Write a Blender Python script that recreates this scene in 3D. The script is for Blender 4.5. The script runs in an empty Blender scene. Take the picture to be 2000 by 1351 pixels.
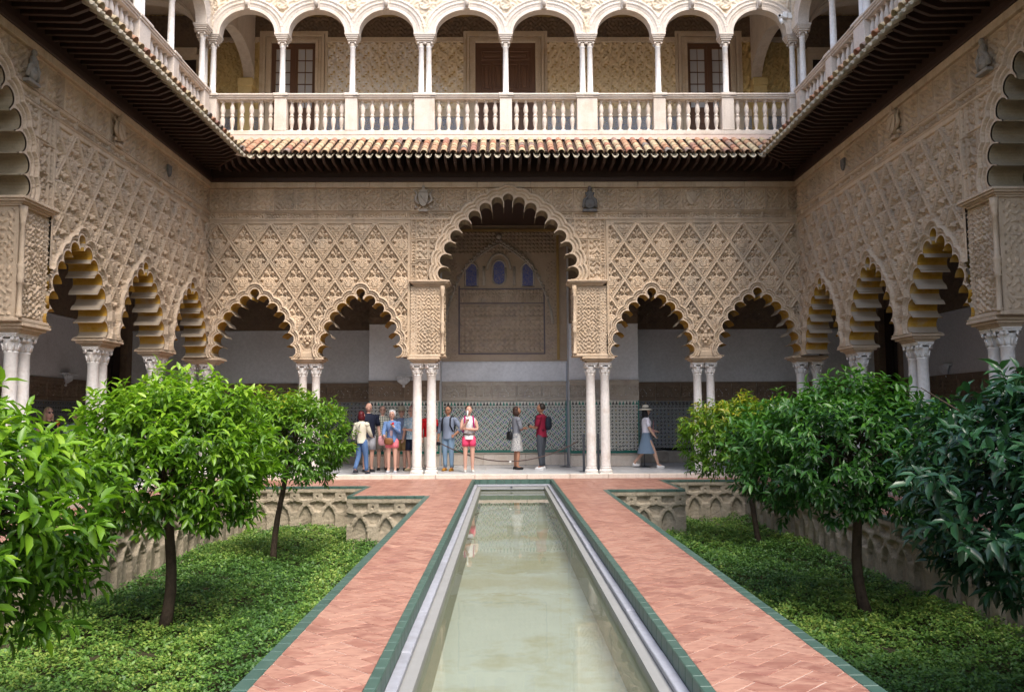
import bpy, math, random
import numpy as np
from math import sin, cos, pi, radians, sqrt, atan2
random.seed(7); rng = np.random.default_rng(11)
S = bpy.context.scene; COL = S.collection
# ------------------------------------------------------------- camera, sky, sun, exposure
cd = bpy.data.cameras.new('camera'); cam = bpy.data.objects.new('camera', cd); COL.objects.link(cam)
cam.location = (0, 0, 1.58); cam.rotation_mode = 'XYZ'
cam.rotation_euler = (radians(90 + 4.80), radians(0.25), radians(-0.5))
cd.sensor_width = 36; cd.lens = 36 * 1626 / 2000; cd.clip_end = 500; cd.clip_start = .05
S.camera = cam
W = bpy.data.worlds.new('World'); S.world = W; W.use_nodes = True
wt = W.node_tree; bg = wt.nodes['Background']
sky = wt.nodes.new('ShaderNodeTexSky'); sky.sky_type = 'NISHITA'; sky.sun_disc = False
sky.sun_elevation = radians(56); sky.sun_rotation = radians(156); sky.dust_density = 3; sky.air_density = 1; sky.ozone_density = 1.2
wt.links.new(sky.outputs[0], bg.inputs[0]); bg.inputs[1].default_value = 0.15
sl = bpy.data.lights.new('sun', 'SUN'); sun = bpy.data.objects.new('sun', sl); COL.objects.link(sun)
sl.energy = 1.35; sl.angle = radians(30); sl.color = (1, .95, .88)
sun.rotation_euler = (radians(34), 0, radians(24)); sun.location = (5, -8, 30)
S.view_settings.view_transform = 'Standard'; S.view_settings.look = 'None'; S.view_settings.gamma = 1
S.view_settings.exposure = 1.53
S.render.engine = 'CYCLES'
try:
    S.cycles.max_bounces = 8; S.cycles.diffuse_bounces = 5; S.cycles.transparent_max_bounces = 12
except Exception: pass

# ------------------------------------------------------------- mesh helpers
def mk(name, V, F, mats, mi=None, smooth=False, tone=None):
    """V (n,3); F (m,k) array or list of tuples"""
    me = bpy.data.meshes.new(name)
    V = np.asarray(V, dtype=np.float32)
    if isinstance(F, np.ndarray):
        k = F.shape[1]; n = len(F); idx = F.astype(np.int32).ravel()
        st = np.arange(n, dtype=np.int32) * k; tot = np.full(n, k, dtype=np.int32)
    else:
        n = len(F); tot = np.array([len(f) for f in F], dtype=np.int32)
        idx = np.array([i for f in F for i in f], dtype=np.int32)
        st = np.zeros(n, dtype=np.int32); st[1:] = np.cumsum(tot)[:-1]
    me.vertices.add(len(V)); me.vertices.foreach_set('co', V.ravel())
    me.loops.add(len(idx)); me.loops.foreach_set('vertex_index', idx)
    me.polygons.add(n); me.polygons.foreach_set('loop_start', st); me.polygons.foreach_set('loop_total', tot)
    if mi is not None: me.polygons.foreach_set('material_index', np.asarray(mi, dtype=np.int32))
    me.polygons.foreach_set('use_smooth', np.full(n, bool(smooth)) if not isinstance(smooth, np.ndarray) else smooth)
    if tone is not None:
        a = me.attributes.new('tone', 'FLOAT', 'FACE'); a.data.foreach_set('value', np.asarray(tone, dtype=np.float32))
    me.update(calc_edges=True)
    for m in (mats if isinstance(mats, (list, tuple)) else [mats]): me.materials.append(m)
    return me
def part(name, me, parent=None, loc=(0, 0, 0), rot=None, sc=None, **pr):
    o = bpy.data.objects.new(name, me); COL.objects.link(o); o.location = loc
    if rot is not None: o.rotation_euler = rot
    if sc is not None: o.scale = sc if hasattr(sc, '__len__') else (sc,) * 3
    if parent is not None: o.parent = parent
    for k, v in pr.items(): o[k] = v
    return o
def thing(name, label, cat, loc=(0, 0, 0), rotz=0, group=None, sc=None):
    o = part(name, None, None, loc, (0, 0, rotz), sc, label=label, category=cat)
    o.empty_display_size = .2; o['kind'] = 'thing'
    if group: o['group'] = group
    return o
def tagged(name, me, label, cat, loc=(0, 0, 0), rot=None, group=None, sc=None):
    o = part(name, me, None, loc, rot, sc, label=label, category=cat)
    if group: o['group'] = group
    return o
def copy_tree(o, parent=None, **pr):
    c = o.copy(); COL.objects.link(c); c.parent = parent
    for k, v in pr.items(): c[k] = v
    for ch in o.children: copy_tree(ch, c)
    return c
class MB:
    def __init__(s): s.V = []; s.F = []; s.M = []; s.n = 0; s.T = []; s.S = []
    def add(s, V, F, mi=0, tone=0., sm=False):
        s.V.append(np.asarray(V, float).reshape(-1, 3)); off = s.n
        for f in F: s.F.append(tuple(i + off for i in f))
        s.M += [mi] * len(F); s.T += [tone] * len(F); s.S += [sm] * len(F); s.n += len(s.V[-1]); return s
    def box(s, x0, x1, y0, y1, z0, z1, mi=0, tone=0., bev=0.):
        if bev > 0:
            b = bev; V = []
            for (xa, ya, za) in [(x, y, z) for x in (0, 1) for y in (0, 1) for z in (0, 1)]:
                X = (x0, x1)[xa]; Y = (y0, y1)[ya]; Z = (z0, z1)[za]
                dx = b if xa == 0 else -b; dy = b if ya == 0 else -b; dz = b if za == 0 else -b
                V += [(X, Y + dy, Z + dz), (X + dx, Y, Z + dz), (X + dx, Y + dy, Z)]
            F = []
            c = lambda a, bb, cc: (a * 4 + bb * 2 + cc) * 3
            for a in (0, 1): F.append((c(a,0,0), c(a,0,1), c(a,1,1), c(a,1,0)))
            for a in (0, 1): F.append((c(0,a,0)+1, c(0,a,1)+1, c(1,a,1)+1, c(1,a,0)+1))
            for a in (0, 1): F.append((c(0,0,a)+2, c(0,1,a)+2, c(1,1,a)+2, c(1,0,a)+2))
            for a in (0, 1):
                for d in (0, 1):
                    F.append((c(a,d,0), c(a,d,1), c(a,d,1)+1, c(a,d,0)+1))
                    F.append((c(a,0,d), c(a,1,d), c(a,1,d)+2, c(a,0,d)+2))
                    F.append((c(0,a,d)+1, c(1,a,d)+1, c(1,a,d)+2, c(0,a,d)+2))
            for a in (0, 1):
                for d in (0, 1):
                    for e in (0, 1): k = c(a, d, e); F.append((k, k+1, k+2))
            return s.add(V, F, mi, tone)
        V = [(x0,y0,z0),(x1,y0,z0),(x1,y1,z0),(x0,y1,z0),(x0,y0,z1),(x1,y0,z1),(x1,y1,z1),(x0,y1,z1)]
        return s.add(V, [(0,3,2,1),(4,5,6,7),(0,1,5,4),(1,2,6,5),(2,3,7,6),(3,0,4,7)], mi, tone)
    def prism(s, poly, a, b, ax='x', mi=0, tone=0., sm=False):
        n = len(poly)
        def P(u, v, t): return (t, u, v) if ax == 'x' else ((u, t, v) if ax == 'y' else (u, v, t))
        V = [P(u, v, a) for u, v in poly] + [P(u, v, b) for u, v in poly]
        F = [tuple(range(n)), tuple(range(2*n-1, n-1, -1))] + [(i, (i+1) % n, n+(i+1) % n, n+i) for i in range(n)]
        return s.add(V, F, mi, tone, sm)
    def lathe(s, prof, c=(0, 0, 0), seg=20, mi=0, tone=0., sm=True, sq=None):
        V = []; F = []
        for r, z in prof:
            for i in range(seg):
                t = 2*pi*i/seg; V.append((c[0]+r*cos(t), c[1]+r*sin(t), c[2]+z))
        for j in range(len(prof)-1):
            for i in range(seg):
                F.append((j*seg+i, j*seg+(i+1) % seg, (j+1)*seg+(i+1) % seg, (j+1)*seg+i))
        F.append(tuple(range(seg-1, -1, -1))); F.append(tuple(range((len(prof)-1)*seg, len(prof)*seg)))
        return s.add(V, F, mi, tone, sm)
    def tube(s, pts, rad, seg=8, mi=0, tone=0., flat=1., sm=True):
        pts = [np.array(p, float) for p in pts]; n = len(pts)
        if not hasattr(rad, '__len__'): rad = [rad]*n
        V = []; F = []
        d0 = pts[1]-pts[0]; ref = np.array([0, 0, 1.]) if abs(d0[2]) < .9*np.linalg.norm(d0) else np.array([1., 0, 0])
        for i in range(n):
            d = pts[min(i+1, n-1)]-pts[max(i-1, 0)]; d = d/(np.linalg.norm(d)+1e-9)
            a = np.cross(ref, d); a /= (np.linalg.norm(a)+1e-9); b = np.cross(d, a); ref = b
            for k in range(seg):
                t = 2*pi*k/seg; V.append(pts[i]+rad[i]*(cos(t)*a+flat*sin(t)*b))
        for j in range(n-1):
            for i in range(seg): F.append((j*seg+i, j*seg+(i+1) % seg, (j+1)*seg+(i+1) % seg, (j+1)*seg+i))
        F.append(tuple(range(seg-1, -1, -1))); F.append(tuple(range((n-1)*seg, n*seg)))
        return s.add(V, F, mi, tone, sm)
    def ball(s, c, r, seg=10, ring=6, mi=0, tone=0., f=None):
        r = (r, r, r) if not hasattr(r, '__len__') else r; V = []; F = []
        for j in range(ring+1):
            p = pi*j/ring
            for i in range(seg):
                t = 2*pi*i/seg; v = np.array([sin(p)*cos(t), sin(p)*sin(t), cos(p)])
                if f: v = f(v)
                V.append((c[0]+r[0]*v[0], c[1]+r[1]*v[1], c[2]+r[2]*v[2]))
        for j in range(ring):
            for i in range(seg): F.append((j*seg+i, (j+1)*seg+i, (j+1)*seg+(i+1) % seg, j*seg+(i+1) % seg))
        return s.add(V, F, mi, tone, True)
    def mesh(s, name, mats, smooth=None):
        sm = np.array(s.S) if smooth is None else smooth
        return mk(name, np.concatenate(s.V), s.F, mats, s.M, sm, s.T)
def hf(x0, x1, z0, z1, g, hfun, lab=None, sdf=None, name='relief', mat=None, parent=None, names=None, mats=None, tones=None):
    """a carved wall face as real relief: grid in x,z pushed out along -y by hfun; holes where sdf<0; split into parts by label"""
    nx = max(2, int(round((x1-x0)/g)))+1; nz = max(2, int(round((z1-z0)/g)))+1
    X, Z = np.meshgrid(np.linspace(x0, x1, nx), np.linspace(z0, z1, nz)); X = X.ravel(); Z = Z.ravel()
    idx = np.arange(nx*nz).reshape(nz, nx)
    if sdf is not None:
        d = sdf(X, Z); e = 1e-3
        near = np.abs(d) < .75*g
        xs, zs, ds = X[near], Z[near], d[near]
        for _ in range(2):
            ds = sdf(xs, zs); gx = (sdf(xs+e, zs)-ds)/e; gz = (sdf(xs, zs+e)-ds)/e
            nn = np.maximum(gx*gx+gz*gz, .3); xs = xs-ds*gx/nn; zs = zs-ds*gz/nn
        X = X.copy(); Z = Z.copy(); X[near] = xs; Z[near] = zs; keep = (d > 0) | near
    H = hfun(X, Z)
    V = np.stack([X, -H, Z], 1)
    F = np.stack([idx[:-1, :-1], idx[:-1, 1:], idx[1:, 1:], idx[1:, :-1]], -1).reshape(-1, 4)
    if sdf is not None:
        F = F[keep[F].all(1)]
        cx = X[F].mean(1); cz = Z[F].mean(1); F = F[sdf(cx, cz) > 0]
    if lab is None:
        me = mk(name, V, F, mat, smooth=True); return part(name, me, parent)
    L = lab(X[F].mean(1), Z[F].mean(1)); out = []
    order = np.argsort(L, kind='stable'); Ls = L[order]; cuts = np.flatnonzero(np.diff(Ls))+1
    for grp in np.split(order, cuts):
        if len(grp) < 3: continue
        l = int(L[grp[0]]); f = F[grp]; u, inv = np.unique(f, return_inverse=True)
        nm, mt = names(l)
        v = V[u]; c = np.array([v[:, 0].mean(), 0, v[:, 2].min()]); 
        me = mk(nm, v-c, inv.reshape(-1, 4), mt, smooth=True, tone=np.full(len(f), (l*0.6180339) % 1.))
        out.append(part(nm, me, parent, tuple(c)))
    return out

# ------------------------------------------------------------- materials
class NT:
    def __init__(s, name):
        m = bpy.data.materials.new(name); m.use_nodes = True; s.m = m; s.t = m.node_tree; s.b = s.t.nodes['Principled BSDF']
        s.tc = s.t.nodes.new('ShaderNodeTexCoord')
    def n(s, kind, ins={}, **at):
        x = s.t.nodes.new(kind)
        for k, v in at.items(): setattr(x, k, v)
        for k, v in ins.items(): s.set(x.inputs[k], v)
        return x
    def set(s, i, v):
        if isinstance(v, bpy.types.NodeSocket): s.t.links.new(v, i)
        elif v is not None: i.default_value = v
    def M(s, op, a, b=None, c=None, clamp=False):
        x = s.t.nodes.new('ShaderNodeMath'); x.operation = op; x.use_clamp = clamp
        s.set(x.inputs[0], a); s.set(x.inputs[1], b) if b is not None else 0
        if c is not None: s.set(x.inputs[2], c)
        return x.outputs[0]
    def mix(s, f, a, b, mode='MIX'):
        x = s.t.nodes.new('ShaderNodeMix'); x.data_type = 'RGBA'; x.blend_type = mode
        s.set(x.inputs['Factor'], f)
        for k, v in ((6, a), (7, b)):
            if isinstance(v, tuple) and len(v) == 3: v = v+(1,)
            s.set(x.inputs[k], v)
        return x.outputs[2]
    def noise(s, scale, detail=4, rough=.6, vec=None, dist=0.):
        x = s.n('ShaderNodeTexNoise', {'Scale': scale, 'Detail': detail, 'Roughness': rough, 'Distortion': dist})
        s.t.links.new(vec if vec is not None else s.tc.outputs['Object'], x.inputs['Vector']); return x.outputs['Fac']
    def ramp(s, f, stops):
        x = s.t.nodes.new('ShaderNodeValToRGB'); e = x.color_ramp.elements
        e[0].position, e[0].color = stops[0][0], tuple(stops[0][1])+(1,)
        e[1].position, e[1].color = stops[-1][0], tuple(stops[-1][1])+(1,)
        for p, c in stops[1:-1]: q = e.new(p); q.color = tuple(c)+(1,)
        s.set(x.inputs[0], f); return x.outputs[0]
    def xyz(s, out=None):
        x = s.t.nodes.new('ShaderNodeSeparateXYZ'); s.t.links.new(out or s.tc.outputs['Object'], x.inputs[0]); return x.outputs
    def geo(s): return s.n('ShaderNodeNewGeometry').outputs['Position']
    def comb(s, x, y, z):
        c = s.t.nodes.new('ShaderNodeCombineXYZ'); s.set(c.inputs[0], x); s.set(c.inputs[1], y); s.set(c.inputs[2], z); return c.outputs[0]
    def done(s, col, rough=.8, spec=.3, bump=None, bs=.3, bd=.01, **kw):
        s.set(s.b.inputs['Base Color'], col if not (isinstance(col, tuple) and len(col) == 3) else col+(1,))
        s.set(s.b.inputs['Roughness'], rough); s.set(s.b.inputs['Specular IOR Level'], spec)
        if bump is not None:
            b = s.n('ShaderNodeBump', {'Strength': bs, 'Distance': bd, 'Height': bump}); s.t.links.new(b.outputs[0], s.b.inputs['Normal'])
        for k, v in kw.items(): s.set(s.b.inputs[k.replace('_', ' ')], v)
        return s.m
    def tone(s):
        a = s.n('ShaderNodeAttribute', attribute_name='tone').outputs['Fac']; r = s.n('ShaderNodeObjectInfo').outputs['Random']
        return s.M('FRACT', s.M('ADD', a, r))
def stone(name, c1, c2, c3=None, big=.8, fine=40, rough=.85, bs=.4, bd=.008, tonev=.12, streak=0):
    t = NT(name); g = t.geo(); a = t.noise(big, 5, .65, g); b = t.noise(fine, 4, .6, g); c = t.noise(big*5, 4, .6, g)
    col = t.ramp(a, [(.32, c1), (.5, c2), (.7, c3 or c1)])
    col = t.mix(t.M('MULTIPLY', c, .5), col, t.mix(.5, c2, tuple(x*.55 for x in c1)), 'MIX')
    k = t.M('ADD', t.M('MULTIPLY', b, .45), t.M('ADD', .78-tonev/2, t.M('MULTIPLY', t.tone(), tonev)))
    col = t.mix(1., col, t.comb(k, k, k), 'MULTIPLY')
    if streak:
        p = t.xyz(g); v = t.comb(t.M('MULTIPLY', p[0], 3.), t.M('MULTIPLY', p[1], 3.), t.M('MULTIPLY', p[2], .35))
        st = t.ramp(t.noise(1.5, 4, .7, v), [(.5, (0, 0, 0)), (.7, (1, 1, 1))]); col = t.mix(t.M('MULTIPLY', st, streak), col, tuple(x*.4 for x in c1))
    return t.done(col, rough, .2, t.M('ADD', b, t.M('MULTIPLY', c, 1.5)), bs, bd)
M = {}
M['stone'] = stone('carved_stone', (.45, .335, .225), (.53, .40, .275), (.39, .315, .235), 1.3, 60, tonev=.26, streak=.35)
M['stone_smooth'] = stone('dressed_stone', (.48, .365, .255), (.55, .43, .31), (.44, .32, .2), 1.5, 30, bs=.25, streak=.35)
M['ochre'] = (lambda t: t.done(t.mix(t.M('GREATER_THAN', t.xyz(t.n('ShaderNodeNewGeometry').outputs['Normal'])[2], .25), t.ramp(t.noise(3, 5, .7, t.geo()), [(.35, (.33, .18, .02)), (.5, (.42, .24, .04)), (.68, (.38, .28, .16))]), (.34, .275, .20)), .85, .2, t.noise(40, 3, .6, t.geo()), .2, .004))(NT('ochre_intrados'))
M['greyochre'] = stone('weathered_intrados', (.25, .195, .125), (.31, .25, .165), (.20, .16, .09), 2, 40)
M['marble'] = stone('white_marble', (.66, .62, .57), (.74, .71, .67), (.60, .52, .45), 2.2, 18, .45, .1, .003, .06)
M['galstone'] = stone('pale_gallery_stone', (.60, .52, .44), (.66, .58, .50), (.54, .44, .34), 1.6, 30, .7, .2, .004, .08, streak=.25)
M['galrelief'] = stone('pale_gallery_relief', (.58, .46, .33), (.66, .56, .44), (.55, .41, .26), 1.8, 40, .8, .3, .005)
M['wallwhite'] = stone('white_plaster', (.62, .62, .64), (.67, .67, .69), (.55, .55, .56), .7, 12, .9, .1, .004, .0)
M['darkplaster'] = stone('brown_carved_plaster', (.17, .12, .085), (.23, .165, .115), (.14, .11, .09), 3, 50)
M['alcove'] = stone('alcove_plaster', (.32, .245, .175), (.39, .30, .22), (.29, .23, .19), 2, 50, tonev=.2)
M['greyfrieze'] = stone('grey_carved_frieze', (.33, .28, .23), (.40, .35, .29), (.28, .23, .2), 3, 60)
M['gold'] = stone('ochre_trim', (.32, .20, .07), (.38, .25, .1), (.25, .17, .08), 3, 60)
M['greysculpt'] = stone('grey_sculpture_stone', (.24, .22, .19), (.30, .27, .23), (.17, .165, .155), 8, 60)
M['darkrelief'] = stone('dark_sculpture_stone', (.12, .115, .11), (.16, .15, .14), (.10, .10, .105), 6, 60)
def wood(name, c1, c2, rough=.6):
    t = NT(name); p = t.xyz(); v = t.comb(t.M('MULTIPLY', p[0], 12.), t.M('MULTIPLY', p[1], 12.), t.M('MULTIPLY', p[2], 1.5))
    n = t.noise(3, 5, .7, v, 1.); return t.done(t.mix(n, c1, c2), rough, .3, n, .2, .003)
M['eavewood'] = wood('dark_eave_wood', (.030, .017, .013), (.065, .036, .026), .55)
M['door'] = wood('walnut_door', (.11, .056, .036), (.19, .105, .068), .45)
M['darkdoor'] = wood('dark_doorway_wood', (.02, .012, .01), (.04, .025, .02), .6)
M['black'] = NT('dark_void').done((.008, .007, .006), 1., .0)
M['metal'] = NT('dark_grey_metal').done((.06, .065, .075), .4, .5)
M['rope'] = NT('brown_rope').done((.07, .045, .04), .8, .3)
M['whitepl'] = NT('white_plastic').done((.75, .75, .73), .4, .4)
# gallery window panes, pale grey-white like a curtain behind the glass
t = NT('window_glass'); M['glass'] = t.done((.50, .51, .54), .15, .6)
M['curtain'] = NT('pale_curtain').done((.42, .43, .46), .9, .1)
# clay roof tiles
t = NT('clay_roof_tile'); r = t.tone(); g = t.geo()
col = t.ramp(r, [(0, (.37, .17, .10)), (.25, (.43, .27, .17)), (.5, (.46, .36, .22)), (.72, (.45, .37, .24)), (.85, (.34, .15, .10)), (1, (.22, .20, .18))])
lich = t.ramp(t.noise(14, 5, .7, g), [(.52, (0, 0, 0)), (.62, (1, 1, 1))])
col = t.mix(t.M('MULTIPLY', lich, .5), col, (.22, .20, .15)); mo = t.ramp(t.noise(6, 5, .7, g), [(.6, (0, 0, 0)), (.68, (1, 1, 1))])
col = t.mix(t.M('MULTIPLY', mo, .5), col, (.16, .17, .04)); M['tile'] = t.done(col, .85, .2, t.noise(60, 3, .6, g), .3, .004)
M['tilepale'] = stone('weathered_tile_underside', (.40, .34, .25), (.47, .42, .33), (.22, .20, .11), 7, 40, .9, .4, tonev=.3)
# terracotta bricks of the paths
t = NT('terracotta_brick'); r = t.tone(); g = t.geo(); p = t.xyz(g)
col = t.ramp(r, [(0, (.24, .105, .078)), (.3, (.31, .145, .105)), (.6, (.36, .18, .13)), (.85, (.41, .225, .165)), (1, (.25, .10, .078))])
v = t.comb(t.M('MULTIPLY', p[0], 2.), t.M('MULTIPLY', p[1], 5.), p[2])
sm = t.noise(2.2, 5, .65, v, .6)
col = t.mix(t.ramp(sm, [(.42, (0, 0, 0)), (.62, (.75, .75, .75))]), col, (.44, .25, .18)); col = t.mix(t.ramp(t.noise(5, 4, .6, v), [(.48, (0, 0, 0)), (.72, (.7, .7, .7))]), col, (.19, .07, .055))
M['brick'] = t.done(col, t.M('ADD', .34, t.M('MULTIPLY', sm, .25)), .4, t.noise(35, 4, .6, g), .15, .003)
M['mortar'] = stone('pale_mortar', (.42, .30, .25), (.48, .37, .31), None, 3, 60, .9, .3)
t = NT('green_glazed_tile'); r = t.tone(); M['green'] = t.done(t.mix(t.M('MULTIPLY', t.noise(9, 4, .6, t.geo()), .7), t.mix(r, (.02, .06, .045), (.036, .088, .066)), (.10, .15, .125)), .45, .35, t.noise(25, 3, .6, t.geo()), .2, .003)
M['teal'] = NT('teal_glazed_border').done((.01, .13, .10), .25, .5)
M['inkblack'] = NT('black_glazed_tile').done((.008, .008, .01), .3, .5)
M['cream'] = NT('cream_glazed_tile').done((.5, .47, .41), .35, .5)
M['blueglaze'] = (lambda t: t.done(t.ramp(t.noise(25, 3, .8, t.geo(), 2.), [(.42, (.03, .04, .17)), (.5, (.05, .07, .26)), (.6, (.24, .19, .14))]), .5, .3))(NT('blue_painted_panel'))
# pool
t = NT('pool_floor'); g = t.geo(); n = t.noise(.9, 5, .65, g, .5)
M['poolfloor'] = t.done(t.mix(t.ramp(t.noise(.6, 5, .7, g), [(.44, (0, 0, 0)), (.6, (1, 1, 1))]), t.mix(n, (.38, .41, .36), (.55, .59, .56)), (.36, .35, .22)), .9, .1)
t = NT('pool_wall'); g = t.geo(); z = t.xyz(g)[2]
zn = t.M('ADD', z, t.M('MULTIPLY', t.noise(6, 4, .7, g), .10)); ml = t.ramp(t.M('ADD', 1., zn), [(.74, (1, 1, 1)), (.86, (0, 0, 0))])
M['poolwall'] = t.done(t.mix(ml, t.mix(t.noise(3, 4, .7, g), (.22, .22, .205), (.30, .30, .29)), (.15, .17, .06)), .8, .2, t.noise(30, 4, .6, g), .3, .004)
M['ledge'] = stone('pool_ledge_marble', (.30, .31, .345), (.36, .37, .41), (.26, .26, .28), 2, 20, .5, .15, .003)
t = NT('pool_water'); g = t.geo(); p = t.xyz(g)
bm = t.n('ShaderNodeBump', {'Strength': .35, 'Distance': .002, 'Height': t.noise(2.5, 2, .5, t.comb(t.M('MULTIPLY', p[0], 2.), p[1], p[2]), .6)})
fr = t.n('ShaderNodeFresnel', {'IOR': 1.33}); t.t.links.new(bm.outputs[0], fr.inputs['Normal'])
gl = t.n('ShaderNodeBsdfGlossy', {'Roughness': .015}); t.t.links.new(bm.outputs[0], gl.inputs['Normal'])
tr = t.n('ShaderNodeBsdfTransparent', {'Color': (.86, .89, .83, 1)}); df = t.n('ShaderNodeBsdfDiffuse', {'Color': (.42, .44, .37, 1)})
m1 = t.n('ShaderNodeMixShader', {0: .18}); t.t.links.new(tr.outputs[0], m1.inputs[1]); t.t.links.new(df.outputs[0], m1.inputs[2])
ms = t.n('ShaderNodeMixShader'); t.t.links.new(fr.outputs[0], ms.inputs[0]); t.t.links.new(m1.outputs[0], ms.inputs[1]); t.t.links.new(gl.outputs[0], ms.inputs[2])
t.t.links.new(ms.outputs[0], t.t.nodes['Material Output'].inputs['Surface']); M['water'] = t.m
# plants
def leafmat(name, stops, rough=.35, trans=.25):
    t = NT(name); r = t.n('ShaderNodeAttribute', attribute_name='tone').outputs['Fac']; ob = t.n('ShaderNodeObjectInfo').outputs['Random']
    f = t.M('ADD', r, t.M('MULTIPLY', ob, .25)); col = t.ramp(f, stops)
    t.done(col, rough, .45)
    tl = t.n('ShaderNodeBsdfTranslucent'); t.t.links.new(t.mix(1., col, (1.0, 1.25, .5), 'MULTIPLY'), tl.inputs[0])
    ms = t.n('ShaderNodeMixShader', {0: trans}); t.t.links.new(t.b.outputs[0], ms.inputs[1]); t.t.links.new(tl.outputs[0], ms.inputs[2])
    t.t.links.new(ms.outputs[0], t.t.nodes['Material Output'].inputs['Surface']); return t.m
M['leaf_light'] = leafmat('light_orange_tree_leaf', [(0, (.028, .078, .008)), (.4, (.075, .175, .012)), (.75, (.18, .33, .018)), (1, (.30, .44, .035))], .35, .35)
M['leaf_yellow'] = leafmat('yellowish_orange_tree_leaf', [(0, (.032, .09, .010)), (.4, (.075, .18, .014)), (.8, (.16, .29, .022)), (1, (.42, .37, .03))], .35, .35)
M['leaf_mid'] = leafmat('mid_orange_tree_leaf', [(0, (.015, .055, .012)), (.45, (.032, .105, .017)), (.8, (.07, .19, .022)), (1, (.13, .26, .03))], .35, .3)
M['leaf_dark'] = leafmat('dark_orange_tree_leaf', [(0, (.010, .036, .016)), (.5, (.018, .060, .024)), (.85, (.032, .098, .034)), (1, (.06, .14, .04))], .3, .15)
M['cover'] = leafmat('ground_cover_leaf', [(0, (.025, .07, .018)), (.5, (.075, .17, .03)), (.85, (.15, .27, .045)), (1, (.26, .34, .07))], .5, .25)
M['bark'] = stone('dark_bark', (.045, .032, .022), (.07, .05, .035), (.03, .022, .016), 6, 60, .9, .6, .01)
M['soil'] = stone('garden_soil', (.035, .03, .016), (.05, .045, .02), (.025, .025, .012), 3, 30)
# tiled dado (zellige): flat glazed pattern
def zellige(name, kind, base=(.40, .385, .34), cell=.105):
    t = NT(name); p = t.xyz(); x = t.M('DIVIDE', p[0], cell); z = t.M('DIVIDE', p[2], cell)
    fr = lambda v: t.M('SUBTRACT', t.M('FRACT', v), .5); ab = lambda v: t.M('ABSOLUTE', v)
    if kind == 'chevron':
        x = t.M('DIVIDE', p[0], .135); z = t.M('DIVIDE', p[2], .135)
        tri = ab(t.M('SUBTRACT', t.M('FRACT', t.M('DIVIDE', x, 3.)), .5)); s = t.M('ADD', t.M('MULTIPLY', z, 1.6), t.M('MULTIPLY', tri, 5.))
        row = t.M('FLOOR', s); fs = t.M('ABSOLUTE', t.M('SUBTRACT', t.M('FRACT', s), .5)); fx = ab(fr(t.M('ADD', t.M('MULTIPLY', x, 1.6), t.M('MULTIPLY', row, .5))))
        inn = t.M('LESS_THAN', t.M('ADD', fs, fx), .46); m3 = t.M('MODULO', t.M('ADD', row, 300.), 4.)
        cc = t.ramp(t.M('DIVIDE', m3, 4.), [(0, (.015, .015, .018)), (.2, (.02, .14, .10)), (.45, (.05, .08, .20)), (.7, (.03, .15, .11))])
        for n in t.t.nodes:
            if n.type == 'VALTORGB': n.color_ramp.interpolation = 'CONSTANT'
        col = t.mix(inn, base, cc)
    else:
        R = t.M('SQRT', t.M('ADD', t.M('POWER', fr(t.M('DIVIDE', x, 3.)), 2.), t.M('POWER', fr(t.M('DIVIDE', z, 3.)), 2.)))
        A = t.M('ARCTAN2', fr(t.M('DIVIDE', z, 3.)), fr(t.M('DIVIDE', x, 3.)))
        pet = t.M('SINE', t.M('MULTIPLY', A, 8.)); rad = t.M('SINE', t.M('MULTIPLY', R, 40.))
        a1 = t.M('LESS_THAN', t.M('MULTIPLY', pet, rad), -.35)
        b1 = t.M('LESS_THAN', t.M('ADD', ab(fr(x)), ab(fr(z))), .27)
        cid = t.n('ShaderNodeTexWhiteNoise', {'Vector': t.comb(t.M('FLOOR', t.M('MULTIPLY', x, 2.)), t.M('FLOOR', t.M('MULTIPLY', z, 2.)), 0.)}).outputs[0]
        rp = t.ramp(cid, [(0, (.012, .012, .014)), (.5, (.05, .08, .19)), (.7, (.02, .12, .09)), (.88, (.012, .012, .014))])
        for n in t.t.nodes:
            if n.type == 'VALTORGB': n.color_ramp.interpolation = 'CONSTANT'
        col = t.mix(a1, base, rp); col = t.mix(b1, col, (.012, .012, .015))
        col = t.mix(t.M('LESS_THAN', R, .045), col, (.42, .26, .02))
    return t.done(col, .35, .5)
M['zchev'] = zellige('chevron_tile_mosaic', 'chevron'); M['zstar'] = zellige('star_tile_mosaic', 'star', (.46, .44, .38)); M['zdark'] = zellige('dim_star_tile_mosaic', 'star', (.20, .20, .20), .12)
M['zblue'] = (lambda t: t.done(t.ramp(t.noise(11, 3, .8, t.geo(), 3.), [(.4, (.02, .04, .16)), (.47, (.5, .5, .45)), (.53, (.03, .06, .2)), (.6, (.5, .36, .08)), (.68, (.45, .45, .42))]), .3, .5))(NT('blue_scroll_tile'))
t = NT('faded_stucco'); g = t.geo(); p = t.xyz(g)
ns = t.noise(.8, 5, .7, t.comb(p[0], p[1], t.M('MULTIPLY', p[2], .7)), .8); lf = t.ramp(t.M('ADD', t.M('DIVIDE', p[0], 22.), ns), [(.30, (1, 1, 1)), (.42, (.0, .0, .0))])
fl = t.ramp(t.noise(9, 4, .7, g), [(.35, (.1, .1, .1)), (.6, (1, 1, 1))])
col = t.mix(t.M('MULTIPLY', lf, fl), t.ramp(t.noise(2, 5, .7, g), [(.3, (.70, .56, .36)), (.55, (.80, .67, .47)), (.75, (.66, .52, .33))]), (.85, .82, .80))
M['stucco'] = t.done(col, .9, .1, t.noise(50, 3, .6, g), .3, .004)
M['stuccoy'] = stone('yellow_stucco', (.58, .42, .17), (.66, .50, .24), (.52, .36, .15), 2, 50)
M['gardenwall'] = stone('worn_garden_stone', (.30, .25, .18), (.40, .34, .25), (.19, .16, .11), 2.2, 30, .95, .8, .012, streak=.4)
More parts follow.
